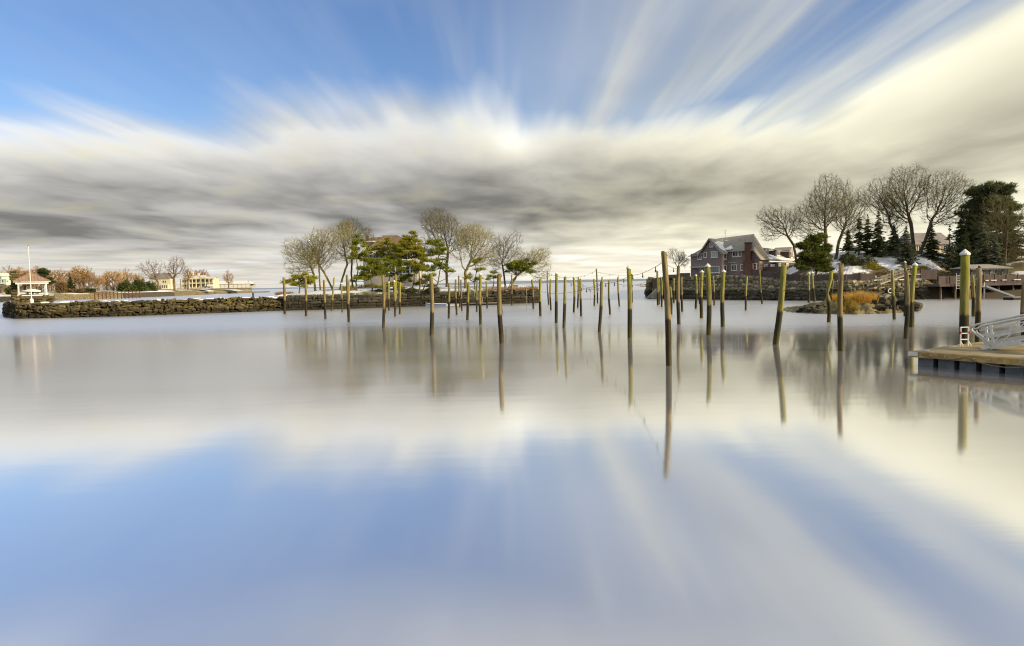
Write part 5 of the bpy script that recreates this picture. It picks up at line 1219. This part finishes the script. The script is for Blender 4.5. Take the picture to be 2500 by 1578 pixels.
hill_spruce(2358, 560, 20, 20, 96, 'mid green spruce behind the big white capped pile', (M_BARK, M_SPRUCE), .03)
g_ = rpos(1992, 9)
island_pine(1992, 668, g_.y, [(1992, 640), (1988, 610), (1990, 585)], [(1988, 582, 18, 18), (1970, 602, 20, 20), (2006, 600, 18, 24), (1986, 618, 30, 24), (1960, 628, 16, 16), (2012, 628, 16, 22), (1988, 645, 30, 18), (2018, 652, 14, 14), (1958, 648, 14, 12)], 97, 'bushy dark green pine between the house and the big bare tree', (M_BARK, M_PINED), g_.z - .1, per=115, tr=.22, blade=.42)['group'] = 'pines on the shore'
for i, (px, t_, rx, rz, mt, nn, lab) in enumerate((
    (2072, 20, 1.5, 1.9, M_HEDGE, 900, 'short green hedge left of the slim spruces'), (2096, 20, 1.6, 1.8, M_HEDGE, 900, 'green hedge under the slim spruces'), (2120, 20, 1.7, 1.9, M_HEDGE, 900, 'green hedge under the dense dark spruce'),
    (2131, 17.5, 1.7, 1.3, M_YBUSH, 900, 'yellow green mounded bush at the end of the hedge'), (2010, 6, 2.4, 1.5, M_HEDGE, 1200, 'dark green mound spilling over the brown fence'), (1985, 5.0, 1.6, .9, M_BROWNHEDGE, 700, 'brown scrub under the dark green pine'),
    (2175, 6.5, .7, 1.7, M_HEDGE, 500, 'green cone shaped shrub on the snowy bank'), (2252, 8, 1.0, 1.9, M_HEDGE, 700, 'rounded green shrub right of the capped green pile'), (2290, 10, 1.4, 1.6, M_HEDGE, 800, 'dark shrub clump above the taller fence'),
    (2256, 15, 1.3, 1.0, M_YBUSH, 600, 'olive bush at the foot of the leaning tree'), (2262, 4.5, .35, 1.2, M_HEDGE, 250, 'first of four small green cones behind the taller fence'), (2270, 4.5, .33, 1.15, M_HEDGE, 250, 'second of four small green cones behind the taller fence'),
    (2281, 4.5, .33, 1.2, M_HEDGE, 250, 'third of four small green cones behind the taller fence'), (2288, 4.5, .32, 1.1, M_HEDGE, 250, 'last of four small green cones behind the taller fence'), (2100, 13, 1.8, .8, M_BROWNHEDGE, 700, 'brown twiggy shrub on the snowy slope below the hedge'),
    (2160, 13, 1.9, .9, M_BROWNHEDGE, 700, 'brown twiggy shrub on the slope below the blue spruce'), (1965, 8, 1.8, 1.2, M_BROWNHEDGE, 700, 'olive brown scrub against the brown house wing'), (2440, 12, 1.6, 1.9, M_HEDGE, 900, 'green shrub between the spruces and the pavilion'), (2478, 13, 1.9, .9, M_DRYGRASS, 800, 'russet grass clump right of the pavilion'))):
    q = rpos(px, t_); tag(link('shrub', bush_mesh(300 + i, rx, rx * .8, rz, mt, nn, .24, name='shrub'), None, (q.x, q.y, q.z - .15)), lab, 'shrub')
rnd = random.Random(77)
for i in range(9):
    px = 2062 + i * 25 + rnd.uniform(-6, 6); t_ = rnd.uniform(5, 17); q = rpos(px, t_); s = rnd.uniform(.7, 1.4)
    o = link('boulder', rnd.choice(RSTONES), None, (q.x, q.y, q.z + .05), (rnd.uniform(-.3, .3), rnd.uniform(-.3, .3), rnd.uniform(0, 3)), (s * 1.4, s, s * .7)); tag(o, f'grey boulder in the snowy bank above the brown fences, {["first", "second", "third", "fourth", "fifth", "sixth", "seventh", "eighth", "last"][i]} from the left', 'boulder', 'boulders on the snowy bank')
# houses behind the trees
def back_house(px0, px1, py_e, py_r, t_, label, wmat, gable=None):
    q = rpos((px0 + px1) / 2, t_); Y = q.y; a, b = at(px0, py_e, Y), at(px1, py_e, Y); zr = at(px0, py_r, Y).z; g = tag(empty('back_house', (q.x, Y, q.z - .3)), label, 'house'); o = Vector((q.x, Y, q.z - .3)); a, b = a - o, b - o
    zr -= o.z; MB().box(((a.x + b.x) / 2, 4, a.z / 2), (b.x - a.x, 8, a.z)).build('wall', wmat, g); x0, x1 = a.x - .5, b.x + .5
    MB().add([(x0, -.6, a.z - .1), (x1, -.6, a.z - .1), (x1, 8.6, a.z - .1), (x0, 8.6, a.z - .1), (x0 + .4, 4, zr), (x1 - .4, 4, zr)], [(0, 1, 5, 4), (1, 2, 5), (2, 3, 4, 5), (3, 0, 4), (3, 2, 1, 0)]).build('roof', material('back_roof', (.20, .18, .175), (.29, .265, .25), scale=1, rough=.95), g)
    for i in range(3): window(g, (a.x + (b.x - a.x) * (i + .5) / 3, 0, a.z * .55), 1.0, 1.3, EX, NY, 1, 0)
    return g
M_TAN = material('tan_wall', (.42, .35, .25), (.52, .44, .32), scale=1, rough=.85)
back_house(2232, 2322, 597, 567, 50, 'house with a wide grey roof behind the leaning bare tree', M_TAN)
back_house(2100, 2152, 622, 598, 44, 'grey roofed house glimpsed behind the slim spruces', M_TAN)
back_house(2484, 2560, 652, 632, 34, 'pale cottage with a dark roof at the right edge', M_WHITE)
back_house(2455, 2492, 640, 600, 60, 'tan house with white windows behind the pavilion', M_TAN)
# dark back wood closing the view
# ------------------------------------------------------------------ islet with golden grass
ip = [(1909, 762), (1935, 757), (1965, 766), (2020, 768.5), (2080, 768.5), (2140, 766), (2200, 763), (2245, 761)]
rngi = np.random.default_rng(12)
mb = MB(); n, m = 56, 16
def islet(px, t_):
    f = (px - 1905) / (2240 - 1905); e = max(0, math.sin(math.pi * min(1, max(0, f)))) ** .55; yb = 762 + 6.5 * math.sin(math.pi * f)
    b = ground(px, yb); q = b + Vector((b.x, b.y, 0)).normalized() * (t_ * 17)
    h = e * 1.35 * math.sin(math.pi * min(1, t_ * 1.02)) ** .7 * (.45 + .55 * sm(px, 1905, 2010)) - .12
    return Vector((q.x, q.y, h + .12 * math.sin(px * .16 + t_ * 9) * e + .07 * math.sin(px * .41 - t_ * 17)))
for i in range(n + 1):
    for j in range(m + 1): mb.v.append(tuple(islet(1905 + 335 * i / n, j / m)))
for i in range(n):
    for j in range(m): mb.f.append((i * (m + 1) + j, (i + 1) * (m + 1) + j, (i + 1) * (m + 1) + j + 1, i * (m + 1) + j + 1))
tag(mb.build('islet_ground', material('muddy_islet', (0.075, 0.062, 0.03), (0.16, 0.13, 0.055), (0.30, 0.26, 0.13), scale=.9, rough=.9, bump=.6, bscale=4, world=True, lo=.32, hi=.7), smooth=True), kind='structure')
pts = []
for i in range(4200):
    f = rngi.random(); px = rngi.choice([rngi.normal(2104, 16), rngi.uniform(2066, 2138), rngi.normal(2042, 6)], p=[.5, .44, .06]); t_ = rngi.uniform(.30, .62) if px > 2050 else rngi.uniform(.45, .6); q = islet(px, t_); pts.append(tuple(q))
tag(link('golden_grass', grass_mesh(15, pts, M_REED, 1.15, .05, 'golden_grass', .22)), 'bright golden marsh grass standing on the islet', 'grass', kind='stuff')
pts = []
for i in range(4200):
    px = rngi.uniform(2040, 2095); q = islet(px, rngi.uniform(.05, .4)); pts.append(tuple(q))
tag(link('short_marsh_grass', grass_mesh(16, pts, leaf_material('marsh_stubble', (0.22, 0.16, 0.03), (0.40, 0.28, 0.05)), .4, .05, 'short_marsh_grass', .3)), 'short yellow marsh grass at the near edge of the islet', 'grass', kind='stuff')
rnd = random.Random(31)
big = tag(empty('islet_rocks'), 'pile of dark rocks at the right end of the golden grass islet', 'rocks')
for i in range(110):
    px = rnd.uniform(2135, 2245) if i > 12 else rnd.uniform(1950, 2010); t_ = rnd.uniform(.02, .8) if i > 12 else rnd.uniform(.05, .25); q = islet(min(px, 2236), t_); s = rnd.uniform(.25, .7) * (1.9 if 14 < i < 24 else 1)
    z = max(q.z, -.05) + s * .18 + (.6 * rnd.random() if 14 < i < 30 else 0)
    link('rock', rnd.choice(RSTONES if i % 3 else DSTONES), big, (q.x, q.y, z), (rnd.uniform(-.4, .4), rnd.uniform(-.4, .4), rnd.uniform(0, 3)), (s * 1.4, s * 1.1, s * .9))
# low sand spit far out beyond the house tip
for (x0_, x1_, D_, h, lab) in ((1552, 1625, 620, 1.6, 'long low rocky spit far out beyond the concrete ramp'), (1562, 1600, 470, .9, 'small low reef in the water before the far spit')):
    a, b = XY(x0_, D_), XY(x1_, D_); mb = MB(); n = 16; rnd = random.Random(x0_)
    for i in range(n + 1):
        f = i / n; hh = h * (.2 + .8 * f ** .6) * rnd.uniform(.7, 1.2); x = a[0] + (b[0] - a[0]) * f; mb.v += [(x, D_ - 6, -.2), (x, D_, hh), (x, D_ + 8, -.2)]
    for i in range(n): mb.f += [(i * 3, i * 3 + 3, i * 3 + 4, i * 3 + 1), (i * 3 + 1, i * 3 + 4, i * 3 + 5, i * 3 + 2)]
    tag(mb.build('reef', M_SEAWALL), lab, 'reef')

# ------------------------------------------------------------------ mooring piles
def pile_material(name, top, mid, dark, moss_lo=2.6, moss_hi=4.0):
    m = bpy.data.materials.new(name); m.use_nodes = True; MATS[name] = m
    t = NT(m.node_tree); p = t.n['Principled BSDF']; p.inputs['Roughness'].default_value = .85; p.inputs['Specular IOR Level'].default_value = .25
    pos = t.new('ShaderNodeNewGeometry').outputs['Position']; sp = t.new('ShaderNodeSeparateXYZ'); t.l.new(pos, sp.inputs[0]); oi = t.new('ShaderNodeObjectInfo').outputs['Random']
    grain = t.noise(t.comb(t.mul(sp.outputs[0], 1.0), t.mul(sp.outputs[1], 1.0), t.mul(sp.outputs[2], .10)), 9.0, 4.0, .65)
    blot = t.noise(pos, 1.3, 4.0, .6)
    wood = t.ramp(grain, [(.3, tuple(c * .4 for c in mid)), (.5, mid), (.72, tuple(min(1, c * 1.7) for c in mid))])
    moss = t.ramp(grain, [(.3, tuple(c * .6 for c in top)), (.6, top), (.8, tuple(min(1, c * 1.45) for c in top))])
    zj = t.add(sp.outputs[2], t.mul(t.sub(blot, .5), 1.6))
    up = t.step(zj, t.m('MULTIPLY_ADD', oi, .9, moss_lo), t.m('MULTIPLY_ADD', oi, .9, moss_hi))
    c = t.mix(up, wood, moss)
    zt = t.add(sp.outputs[2], t.mul(t.sub(grain, .5), .35)); wet = t.step(zt, t.m('MULTIPLY_ADD', oi, .5, 1.75), t.m('MULTIPLY_ADD', oi, .5, 1.95))
    dk = t.mix(t.step(zt, -.1, 1.0), tuple(c_ * .42 for c_ in mid), dark)
    t.l.new(t.mix(wet, t.mix(t.mul(blot, .15), dk, mid), c), p.inputs['Base Color'])
    b = t.new('ShaderNodeBump'); b.inputs['Strength'].default_value = .6; b.inputs['Distance'].default_value = .03; t.l.new(grain, b.inputs['Height']); t.l.new(b.outputs[0], p.inputs['Normal'])
    return m
M_PILE = {'g': pile_material('mossy_pile', (.245, .235, .035), (.205, .18, .055), (.020, .017, .009)), 'b': pile_material('brown_pile', (.235, .19, .06), (.19, .145, .065), (.018, .015, .009), 3.0, 5.0), 'y': pile_material('pale_mossy_pile', (.31, .29, .07), (.255, .22, .085), (.024, .020, .011)), 'm': pile_material('green_headed_pile', (.15, .16, .02), (.20, .155, .075), (.026, .021, .012), 4.2, 5.2)}
# base x, base y, top x, top y (of the timber), width in pixels, capped, tone
PILES = [
 (695, 767, 692.6, 679, 6.3, 0, 'b'), (747.1, 772, 745.7, 680.5, 6, 0, 'b'), (794.6, 779.4, 790.6, 685.3, 5.8, 0, 'b'), (809.5, 759, 815.6, 678.4, 4.6, 0, 'y'), (835.7, 762, 833.4, 693, 4.2, 1, 'y'),
 (851.8, 787, 847, 672.6, 6.6, 0, 'b'), (853.4, 761, 852.3, 688, 4, 0, 'y'), (935.7, 800.7, 934.3, 673.3, 7, 0, 'b'), (941, 764, 940.2, 690, 3.8, 0, 'b'), (950.2, 759, 949.2, 690, 4.4, 1, 'y'),
 (964.7, 773, 962.5, 687.5, 5.6, 1, 'y'), (968.3, 753.6, 966, 670.4, 5, 0, 'y'), (976.5, 767, 977, 690, 5, 0, 'y'), (1053, 818, 1051.5, 670.6, 9.9, 0, 'm'), (1095.7, 778, 1096.8, 693, 6, 0, 'g'),
 (1115.5, 769, 1112.5, 684, 5, 0, 'g'), (1123, 750, 1120, 674, 4, 0, 'b'), (1127.7, 759, 1125.2, 684, 4.2, 0, 'b'), (1141.6, 781.7, 1144.2, 691, 6.7, 0, 'g'), (1164.5, 761.4, 1165.6, 686, 4.4, 0, 'g'),
 (1173.8, 792, 1173.3, 671, 7.6, 1, 'g'), (1189.5, 753, 1187.2, 687, 4.3, 0, 'g'), (1225.8, 838, 1218.6, 671.4, 11.6, 0, 'b'), (1249.6, 746, 1249.3, 671.4, 3.6, 0, 'b'), (1302, 754.4, 1298.6, 683.8, 4.4, 0, 'b'),
 (1319.7, 771.7, 1319, 682, 6.2, 0, 'g'), (1339.6, 744.2, 1336.4, 664.3, 3.7, 0, 'b'), (1345.4, 757.2, 1344.1, 683, 4.5, 0, 'g'), (1358.1, 789, 1359, 669, 7.6, 1, 'g'), (1376.7, 801, 1379.9, 677.3, 7.7, 0, 'y'),
 (1400.5, 762.7, 1400.8, 677.5, 5.5, 1, 'g'), (1410.3, 751.4, 1412, 678, 4.2, 0, 'b'), (1419, 772.4, 1416.8, 682.3, 5.9, 0, 'g'), (1450.5, 746.8, 1449.8, 682.3, 4.7, 0, 'g'), (1458.7, 741, 1456, 656.6, 3.9, 0, 'b'),
 (1463, 810.8, 1468.9, 688.2, 8, 0, 'm'), (1469.6, 753, 1470, 677.6, 4.3, 0, 'y'), (1490.1, 768, 1486.7, 684.9, 5.2, 0, 'g'), (1512.3, 748.3, 1508.7, 677.3, 4, 0, 'b'), (1536.9, 824.5, 1535, 655.5, 12, 1, 'g'),
 (1543.7, 738.8, 1542.7, 669, 3.9, 0, 'g'), (1606.3, 745.3, 1604.8, 663, 5, 0, 'g'), (1609.9, 743, 1609.5, 681, 3.6, 0, 'g'), (1615, 749.5, 1614, 677, 4.7, 0, 'g'), (1632, 892.6, 1620.4, 616.4, 14.6, 0, 'm'),
 (1638.5, 767.4, 1636.4, 701, 5.6, 0, 'g'), (1645.3, 740.6, 1645, 680, 4.6, 0, 'y'), (1658.3, 792, 1656.8, 650, 8.9, 0, 'm'), (1665.7, 761, 1663.6, 678, 5.4, 0, 'b'), (1698.3, 753.7, 1699, 673.5, 5.8, 1, 'g'),
 (1707.8, 742, 1707.8, 676, 3.3, 0, 'g'), (1713, 776.8, 1713.7, 664.5, 8.2, 1, 'g'), (1729.5, 818, 1727.8, 651, 12.6, 1, 'g'), (1743.6, 746, 1741, 674.7, 4.3, 0, 'y'), (1765.3, 798, 1766.7, 664, 9.8, 1, 'g'),
 (1821, 758, 1823.6, 676, 5.2, 0, 'y'), (1861, 742, 1854.7, 660, 4.2, 0, 'b'), (1892.6, 841, 1913.7, 649.5, 14.6, 0, 'g'), (1975, 739, 1975, 668, 6, 1, 'y'), (1989.6, 737, 1983, 667, 6.2, 1, 'y'),
 (2023.7, 786.8, 2030, 663.6, 9, 0, 'g'), (2009, 740, 2023, 706, 6, 0, 'g'), (2053.3, 857, 2054, 646.5, 13.6, 0, 'm'), (2031, 742, 2034, 683, 4.6, 0, 'b'), (2183.8, 780, 2178.5, 660, 7.6, 0, 'y'),
 (2210.3, 827, 2212.4, 665, 11, 0, 'b'), (2208.5, 772, 2209.5, 641, 6, 1, 'b'), (2226.4, 799, 2233.8, 648, 12, 1, 'g'), (2351, 862, 2356, 621.5, 21.5, 1, 'g'), (2375.9, 773, 2373.6, 672.6, 8.4, 0, 'y'), (2386.4, 842, 2390.4, 654.5, 12.6, 0, 'm'), (2504, 852, 2503, 690, 13, 0, 'b')]
SPECIAL = {44: 'tallest dark topped pile in the middle foreground holding the light string', 57: 'thick mossy pile leaning strongly right before the brown house wing', 68: 'largest pile with a big white cone cap standing behind the dock ladder', 62: 'thick green headed pile standing in front of the golden grass', 22: 'thick bare brown pile with a hanging rope nearest the island stairs', 13: 'thick mossy headed pile standing before the leaning island pines',
 61: 'short broken pile leaning on the islet beside the crooked pile', 60: 'crooked mossy pile with a bent neck at the near edge of the islet', 71: 'pile cut off by the right edge of the picture beside the gangway', 39: 'thick capped pile where the light string crosses, left of the tallest pile', 52: 'thick white capped mossy pile before the purple house windows', 70: 'dark green headed pile right behind the gangway nose', 69: 'pale pile between the largest capped pile and the gangway nose', 35: 'brown green pile leaning left with a lamp at its head', 67: 'leaning bright green pile with white cone cap right of the brown pole pair'}
def ordinal(n): return ['zeroth', 'first', 'second', 'third', 'fourth', 'fifth', 'sixth', 'seventh', 'eighth', 'ninth', 'tenth', 'eleventh', 'twelfth', 'thirteenth', 'fourteenth', 'fifteenth', 'sixteenth', 'seventeenth', 'eighteenth', 'nineteenth', 'twentieth', 'twenty-first', 'twenty-second', 'twenty-third', 'twenty-fourth', 'twenty-fifth'][n]
rank = {}; order = sorted(range(len(PILES)), key=lambda i: PILES[i][0])
KINDN = {('b', 0): 'plain brown timber pile', ('g', 0): 'plain mossy green pile', ('y', 0): 'plain pale yellowish pile', ('m', 0): 'plain green headed pile'}
for i in order:
    if i in SPECIAL: continue
    k = 'capped' if PILES[i][5] else PILES[i][6]; rank.setdefault(k, []).append(i)
PILE_TOP = {}
for i, (bx, by, tx, ty, wpx, cap, tone) in enumerate(PILES):
    b = ground(bx, by); top = at(tx, ty, b.y); r = .93 * wpx / 2 * b.y / FPX; rnd = random.Random(1000 + i); PILE_TOP[i] = top
    ax = top - b; L = ax.length; n = 7; nseg = 14; mb = MB(); pts = []; rad = []
    bend = Vector((rnd.uniform(-.11, .11), rnd.uniform(-.08, .08), 0))
    for k in range(n + 1):
        f = k / n; q = ax * (f * 1.0) + bend * math.sin(math.pi * f)
        if k == 0: q = ax * (-1.2 / L)
        pts.append(q); rad.append(r * (1.06 - .10 * f + rnd.uniform(-.03, .03)))
    if i == 60: pts[5] += Vector((-.16, 0, 0)); pts[4] += Vector((-.26, 0, 0)); pts[3] += Vector((-.12, 0, 0)); rad[4] *= .7
    if not cap: pts.append(ax * (1 + .25 * r / L) + Vector((rnd.uniform(-.3, .3) * r, 0, 0))); rad.append(r * .78)
    mb.tube(pts, rad, nseg)
    for v_ in range(len(mb.v)):                               # slightly out of round, checked timber
        a = v_ % nseg; x, y, z = mb.v[v_]; kf = 1 + .05 * math.sin(a * 2.1 + i) + .04 * math.sin(a * 4.7 + i * 2); c = pts[v_ // nseg]; mb.v[v_] = (c.x + (x - c.x) * kf, c.y + (y - c.y) * kf, z)
    if not cap:                                               # ragged, split top
        for v_ in range(len(mb.v) - nseg, len(mb.v)): x, y, z = mb.v[v_]; mb.v[v_] = (x, y, z + rnd.uniform(-.5, .35) * r)
    if i in SPECIAL: lab = SPECIAL[i]
    elif cap: j = rank['capped'].index(i) + 1; lab = f'mossy pile with small white cone cap, {ordinal(j)} such ordinary capped pile counted from the left'
    else: j = rank[tone].index(i) + 1; lab = f'{KINDN[(tone, 0)]}, {ordinal(j)} of that ordinary kind counted from the left'
    if cap:
        g = empty('mooring_pile', b); sh = mb.build('shaft', M_PILE[tone], g, smooth=True); rc = r * 1.16
        MB().lathe(ax, [(rc * .96, -.02 - r * .1), (rc, r * .18), (rc * .96, r * .30), (r * .12, r * 1.28), (.01, r * 1.34)], 14).build('cap', M_WHITE, g)
    else:
        g = mb.build('mooring_pile', M_PILE[tone], smooth=True); g.location = b
    tag(g, lab, 'pile', 'mooring piles in the harbour')
# a thin pale stake and two wire stakes near the island
for px, py, ty, w, lab in ((1286.4, 760, 704, 1.4, 'thin pale stake standing in the water at the island end'), (1442.5, 750, 712, .5, 'hair thin stake in the water left of the slim piles'), (1594, 750, 705, .5, 'hair thin wire stake beside the concrete ramp')):
    b = ground(px, py); h = at(px, ty, b.y).z; tag(MB().tube([b + Vector((0, 0, -.6)), b + Vector((0, 0, h))], w / 2 * b.y / FPX, 6).build('stake', M_GREYWOOD), lab, 'stake')

# ------------------------------------------------------------------ strings of bulbs between the piles
def light_string(p0, p1, sag, nb, label, r=.013, bulb=.07, name='light_string'):
    p0, p1 = Vector(p0), Vector(p1); n = 14; pts = []
    for k in range(n + 1): f = k / n; pts.append(p0.lerp(p1, f) - Vector((0, 0, sag * 4 * f * (1 - f))))
    o = p0.copy(); g = tag(empty(name, o), label, 'light string' if nb else 'rope', 'light strings over the mooring field' if nb else None)
    MB().tube([p - o for p in pts], r, 5).build('cable', M_CABLE, g)
    for k in range(nb):
        f = (k + .5) / nb; q = p0.lerp(p1, f) - Vector((0, 0, sag * 4 * f * (1 - f))) - o
        s = MB().lathe(q + Vector((0, 0, -bulb * 2.2)), [(bulb * .35, 0), (bulb * .35, bulb * 2.1)], 6).build('socket', M_BLACK, g)
        MB().lathe(q + Vector((0, 0, -bulb * 4.3)), [(.01, 0), (bulb * .6, bulb * .5), (bulb * .72, bulb * 1.2), (bulb * .35, bulb * 2.2)], 8).build('bulb', M_GLASS, s)
T = PILE_TOP
def on(i, px_y): return at(T[i].x / T[i].y * FPX + CX, px_y, T[i].y)
def pil(i, py): b = T[i]; return at(CX + (PILES[i][2] - CX), py, b.y)
light_string(pil(44, 639), pil(39, 673), .18, 3, 'taut light string from the tallest pile down to the thick capped pile')
light_string(pil(39, 674), pil(35, 691), .22, 3, 'light string from the thick capped pile down to the leaning brown green pile')
light_string(pil(44, 642), pil(47, 656), .10, 1, 'short light string from the tallest pile to the pile on its right')
light_string(pil(35, 692), pil(24, 702), .95, 4, 'long sagging light string from the leaning pile toward the island end', .016, .085)
light_string(pil(26, 667), pil(34, 661), 1.15, 6, 'far light string sagging against the sky between two slim brown piles', .025, .07)
light_string(pil(34, 664), pil(40, 671), .30, 4, 'far light string from the slim tall pile toward the thick capped pile', .025, .07)
light_string(pil(29, 683), pil(37, 690), .9, 5, 'light string dipping across the water from the pale pile to the slim green pile', .02, .07)
light_string(pil(37, 688), pil(41, 672), 1.0, 6, 'light string rising from the slim green pile toward the ramp piles', .022, .07)
light_string(pil(32, 690), pil(35, 694), .5, 3, 'light string between the mossy pile and the leaning brown green pile', .02, .07)
light_string(pil(57, 708), pil(62, 713), .12, 0, 'thin rope strung from the leaning mossy pile to the green headed pile', .018, name='rope')
light_string(pil(62, 713), pil(64, 718), .15, 0, 'thin rope strung from the green headed pile past the life ring', .018, name='rope')
light_string(pil(68, 686), pil(70, 677), .12, 0, 'thin rope from the largest capped pile to the dark green headed pile', .016, name='rope')
light_string(pil(47, 668), pil(54, 676), .5, 0, 'slack rope sagging before the purple house', .02, name='rope')
b = pil(22, 700); light_string(b + Vector((-.1, -.25, .4)), ground(1229, 800) + Vector((0, -.2, 1.2)), .02, 0, 'frayed rope hanging down the thick bare brown pile', .03, name='hanging_rope')

# ------------------------------------------------------------------ floating dock with gangway at the right
def build_dock():
    C = ground(2224, 856.5, .70); e1 = Vector((.53, -.848, 0)); e2 = Vector((.90, .43, 0)).normalized(); e2 = Vector((-e1.y, e1.x, 0)); e2 = e2 if e2.x > 0 else -e2
    g = tag(empty('floating_dock', (C.x, C.y, 0)), 'timber floating dock on grey floats at the right edge', 'dock'); o = Vector((C.x, C.y, 0)); L1, L2 = 8.2, 12.5
    rot = Matrix((e1, e2, Vector((0, 0, 1)))).transposed(); P = lambda a, b, z: e1 * a + e2 * b + Vector((0, 0, z))
    M_DECK = vary(material('deck_boards', (0.30, 0.24, 0.13), (0.44, 0.36, 0.21), scale=1.2, rough=.8, bump=.3, stretch=(1, 1, 1)), .3, .6, 1.25)
    M_FASC = material('dock_fascia', (0.34, 0.225, 0.075), (0.58, 0.41, 0.16), scale=2.5, rough=.75, bump=.25)
    n = 62
    for i in range(n):                                        # deck boards run across, parallel to the near edge
        MB().box(P(L1 / 2, L2 * (i + .5) / n, .665 + .004 * (i * 7 % 3 - 1)), (L1, L2 / n - .02, .045), rot=rot).build('plank', M_DECK, g)
    MB().box(P(L1 / 2, -.04, .545), (L1 + .14, .075, .25), rot=rot).build('fascia', M_FASC, g); MB().box(P(-.04, L2 / 2, .547), (.075, L2, .245), rot=rot).build('fascia', M_FASC, g)
    MB().box(P(L1 / 2, -.095, .445), (L1 * .985, .05, .06), rot=rot).build('rub_strip', M_FASC, g)
    MB().box(P(.14, -.085, .56), (.42, .03, .20), rot=rot).build('corner_plate', M_ALU, g); MB().box(P(-.085, .14, .56), (.03, .42, .20), rot=rot).build('corner_plate', M_ALU, g)
    for i in range(9):
        MB().box(P(.55 + i * .88, .95, .16), (.66, 1.5, .50), rot=rot).build('float', material('grey_float', (.12, .13, .14), (.19, .20, .20), scale=2, rough=.6), g)
    for j in range(1, 7):
        MB().box(P(.75, .6 + j * 1.75, .16), (1.1, 1.2, .50), rot=rot).build('float', MATS['grey_float'], g)
    MB().box(P(L1 / 2, L2 / 2, .50), (L1 - .4, L2 - .4, .20), rot=rot).build('frame', M_BLACK, g)
    for k, (a0, a1, sag) in enumerate(((.55, 2.35, .16), (2.35, 5.3, .30), (5.3, 8.1, .2))):
        pts = [P(a0 + (a1 - a0) * f / 10, -.16, .60 - sag * 4 * (f / 10) * (1 - f / 10)) for f in range(11)]; MB().tube(pts, .022, 6).build('fender_rope', M_ROPE, g)
    for a, b in ((.5, .25), (4.4, .25), (.3, 4.0), (.3, 8.5)):
        cl = MB().bar(P(a, b, .73) - e1 * .14, P(a, b, .73) + e1 * .14, .045, .04).bar(P(a, b, .69) - e1 * .05, P(a, b, .735) - e1 * .05, .04).bar(P(a, b, .69) + e1 * .05, P(a, b, .735) + e1 * .05, .04).build('cleat', M_ALU, g)
    for i in range(14): MB().lathe(P(.35 + i * .58, -.085, .54), [(.028, -.01), (.028, .035)], 7).build('bolt', M_ALU, g)
    return C, e1, e2, P, o
DK = build_dock()
def build_ladder():
    b = ground(2352, 846.5, .69); t_ = at(2352, 800, b.y); g = tag(empty('dock_ladder', b + Vector((.05, .3, 0))), 'small white boarding ladder with red clips standing on the dock', 'ladder'); h = t_.z - .69
    for dx in (0, .38): MB().tube([(dx, 0, 0), (dx, 0, h)], .032, 8).build('rail', M_WHITE, g); MB().bar((dx + .02, 0, .22), (dx + (.16 if dx else .14), 0, .01), .03).build('foot', M_WHITE, g)
    for f in (.34, .66, .985): MB().tube([(0, 0, h * f), (.38, 0, h * f)], .026, 8).build('rung', M_WHITE, g)
    for dx in (0, .42): MB().lathe((dx, -.02, h * .66), [(.05, 0), (.05, .10)], 8).build('clip', material('red_plastic', (.55, .04, .03), rough=.5), g)
build_ladder()
def build_gangway():
    A = ground(2416, 852.5, .73); W = Vector((.42, .91, 0)).normalized() * 1.15; D_ = A.y
    B = at(2502, 839, D_ - 1.0); ax = (B - A); ax.normalize(); L = 5.2; g = tag(empty('gangway', A), 'aluminium gangway with looped handrails resting on the dock', 'gangway'); up = Vector((0, 0, 1)); Hh = 1.12
    for side, q in (('n', Vector()), ('f', W)):
        P = lambda s, h: q + ax * s + up * h
        MB().bar(P(0, .10), P(L, .10), .06, .26).build('chord', M_ALU, g)
        pts = [P(.10, .12), P(-.18, .48), P(-.50, .82), P(-.56, .94), P(-.50, 1.05), P(-.34, Hh), P(.4, Hh + .02), P(L, Hh + .10)]
        MB().tube(pts, .052, 8).build('handrail', M_ALU, g)
        MB().bar(P(-.42, Hh - .18), P(L, Hh - .10), .06, .06).build('mid_rail', M_ALU, g); MB().bar(P(-.16, .56), P(L, .66), .05, .12).build('knee_rail', M_ALU, g)
        for k, s in enumerate((.16, 1.75, 3.3, 4.9)):
            MB().bar(P(s, 0), P(s - .13, Hh), .09, .10).build('stanchion', M_ALU, g)
            if k < 3: MB().bar(P(s + .1, .1) if k % 2 == 0 else P(s + .05, Hh), P(s + 1.45, Hh) if k % 2 == 0 else P(s + 1.5, .1), .05).build('brace', M_ALU, g)
    for i in range(26): MB().bar(ax * (.1 + i * .2) + W * .03 + up * .04, ax * (.1 + i * .2) + W * .97 + up * .04, .15, .03).build('tread', M_ALU, g)
    MB().bar(Vector((0, 0, 0)) + W * .06 + ax * .05, W * .06 - ax * .62 + Vector((0, 0, -.02)), .03).build('toe_plate_edge', M_ALU, g)
    MB().slab([W * .04 + ax * .05 + up * .05, W * .96 + ax * .05 + up * .05, W * .96 - ax * .6 - up * .03, W * .04 - ax * .6 - up * .03], .02).build('toe_plate', M_ALU, g)
    bd = Vector(ax * 1.22 - W.normalized() * .035 + up * .12); MB().bar(bd, bd + ax * .24, .012, .05).build('maker_badge', material('blue_print', (.12, .13, .45), rough=.5), g)
build_gangway()
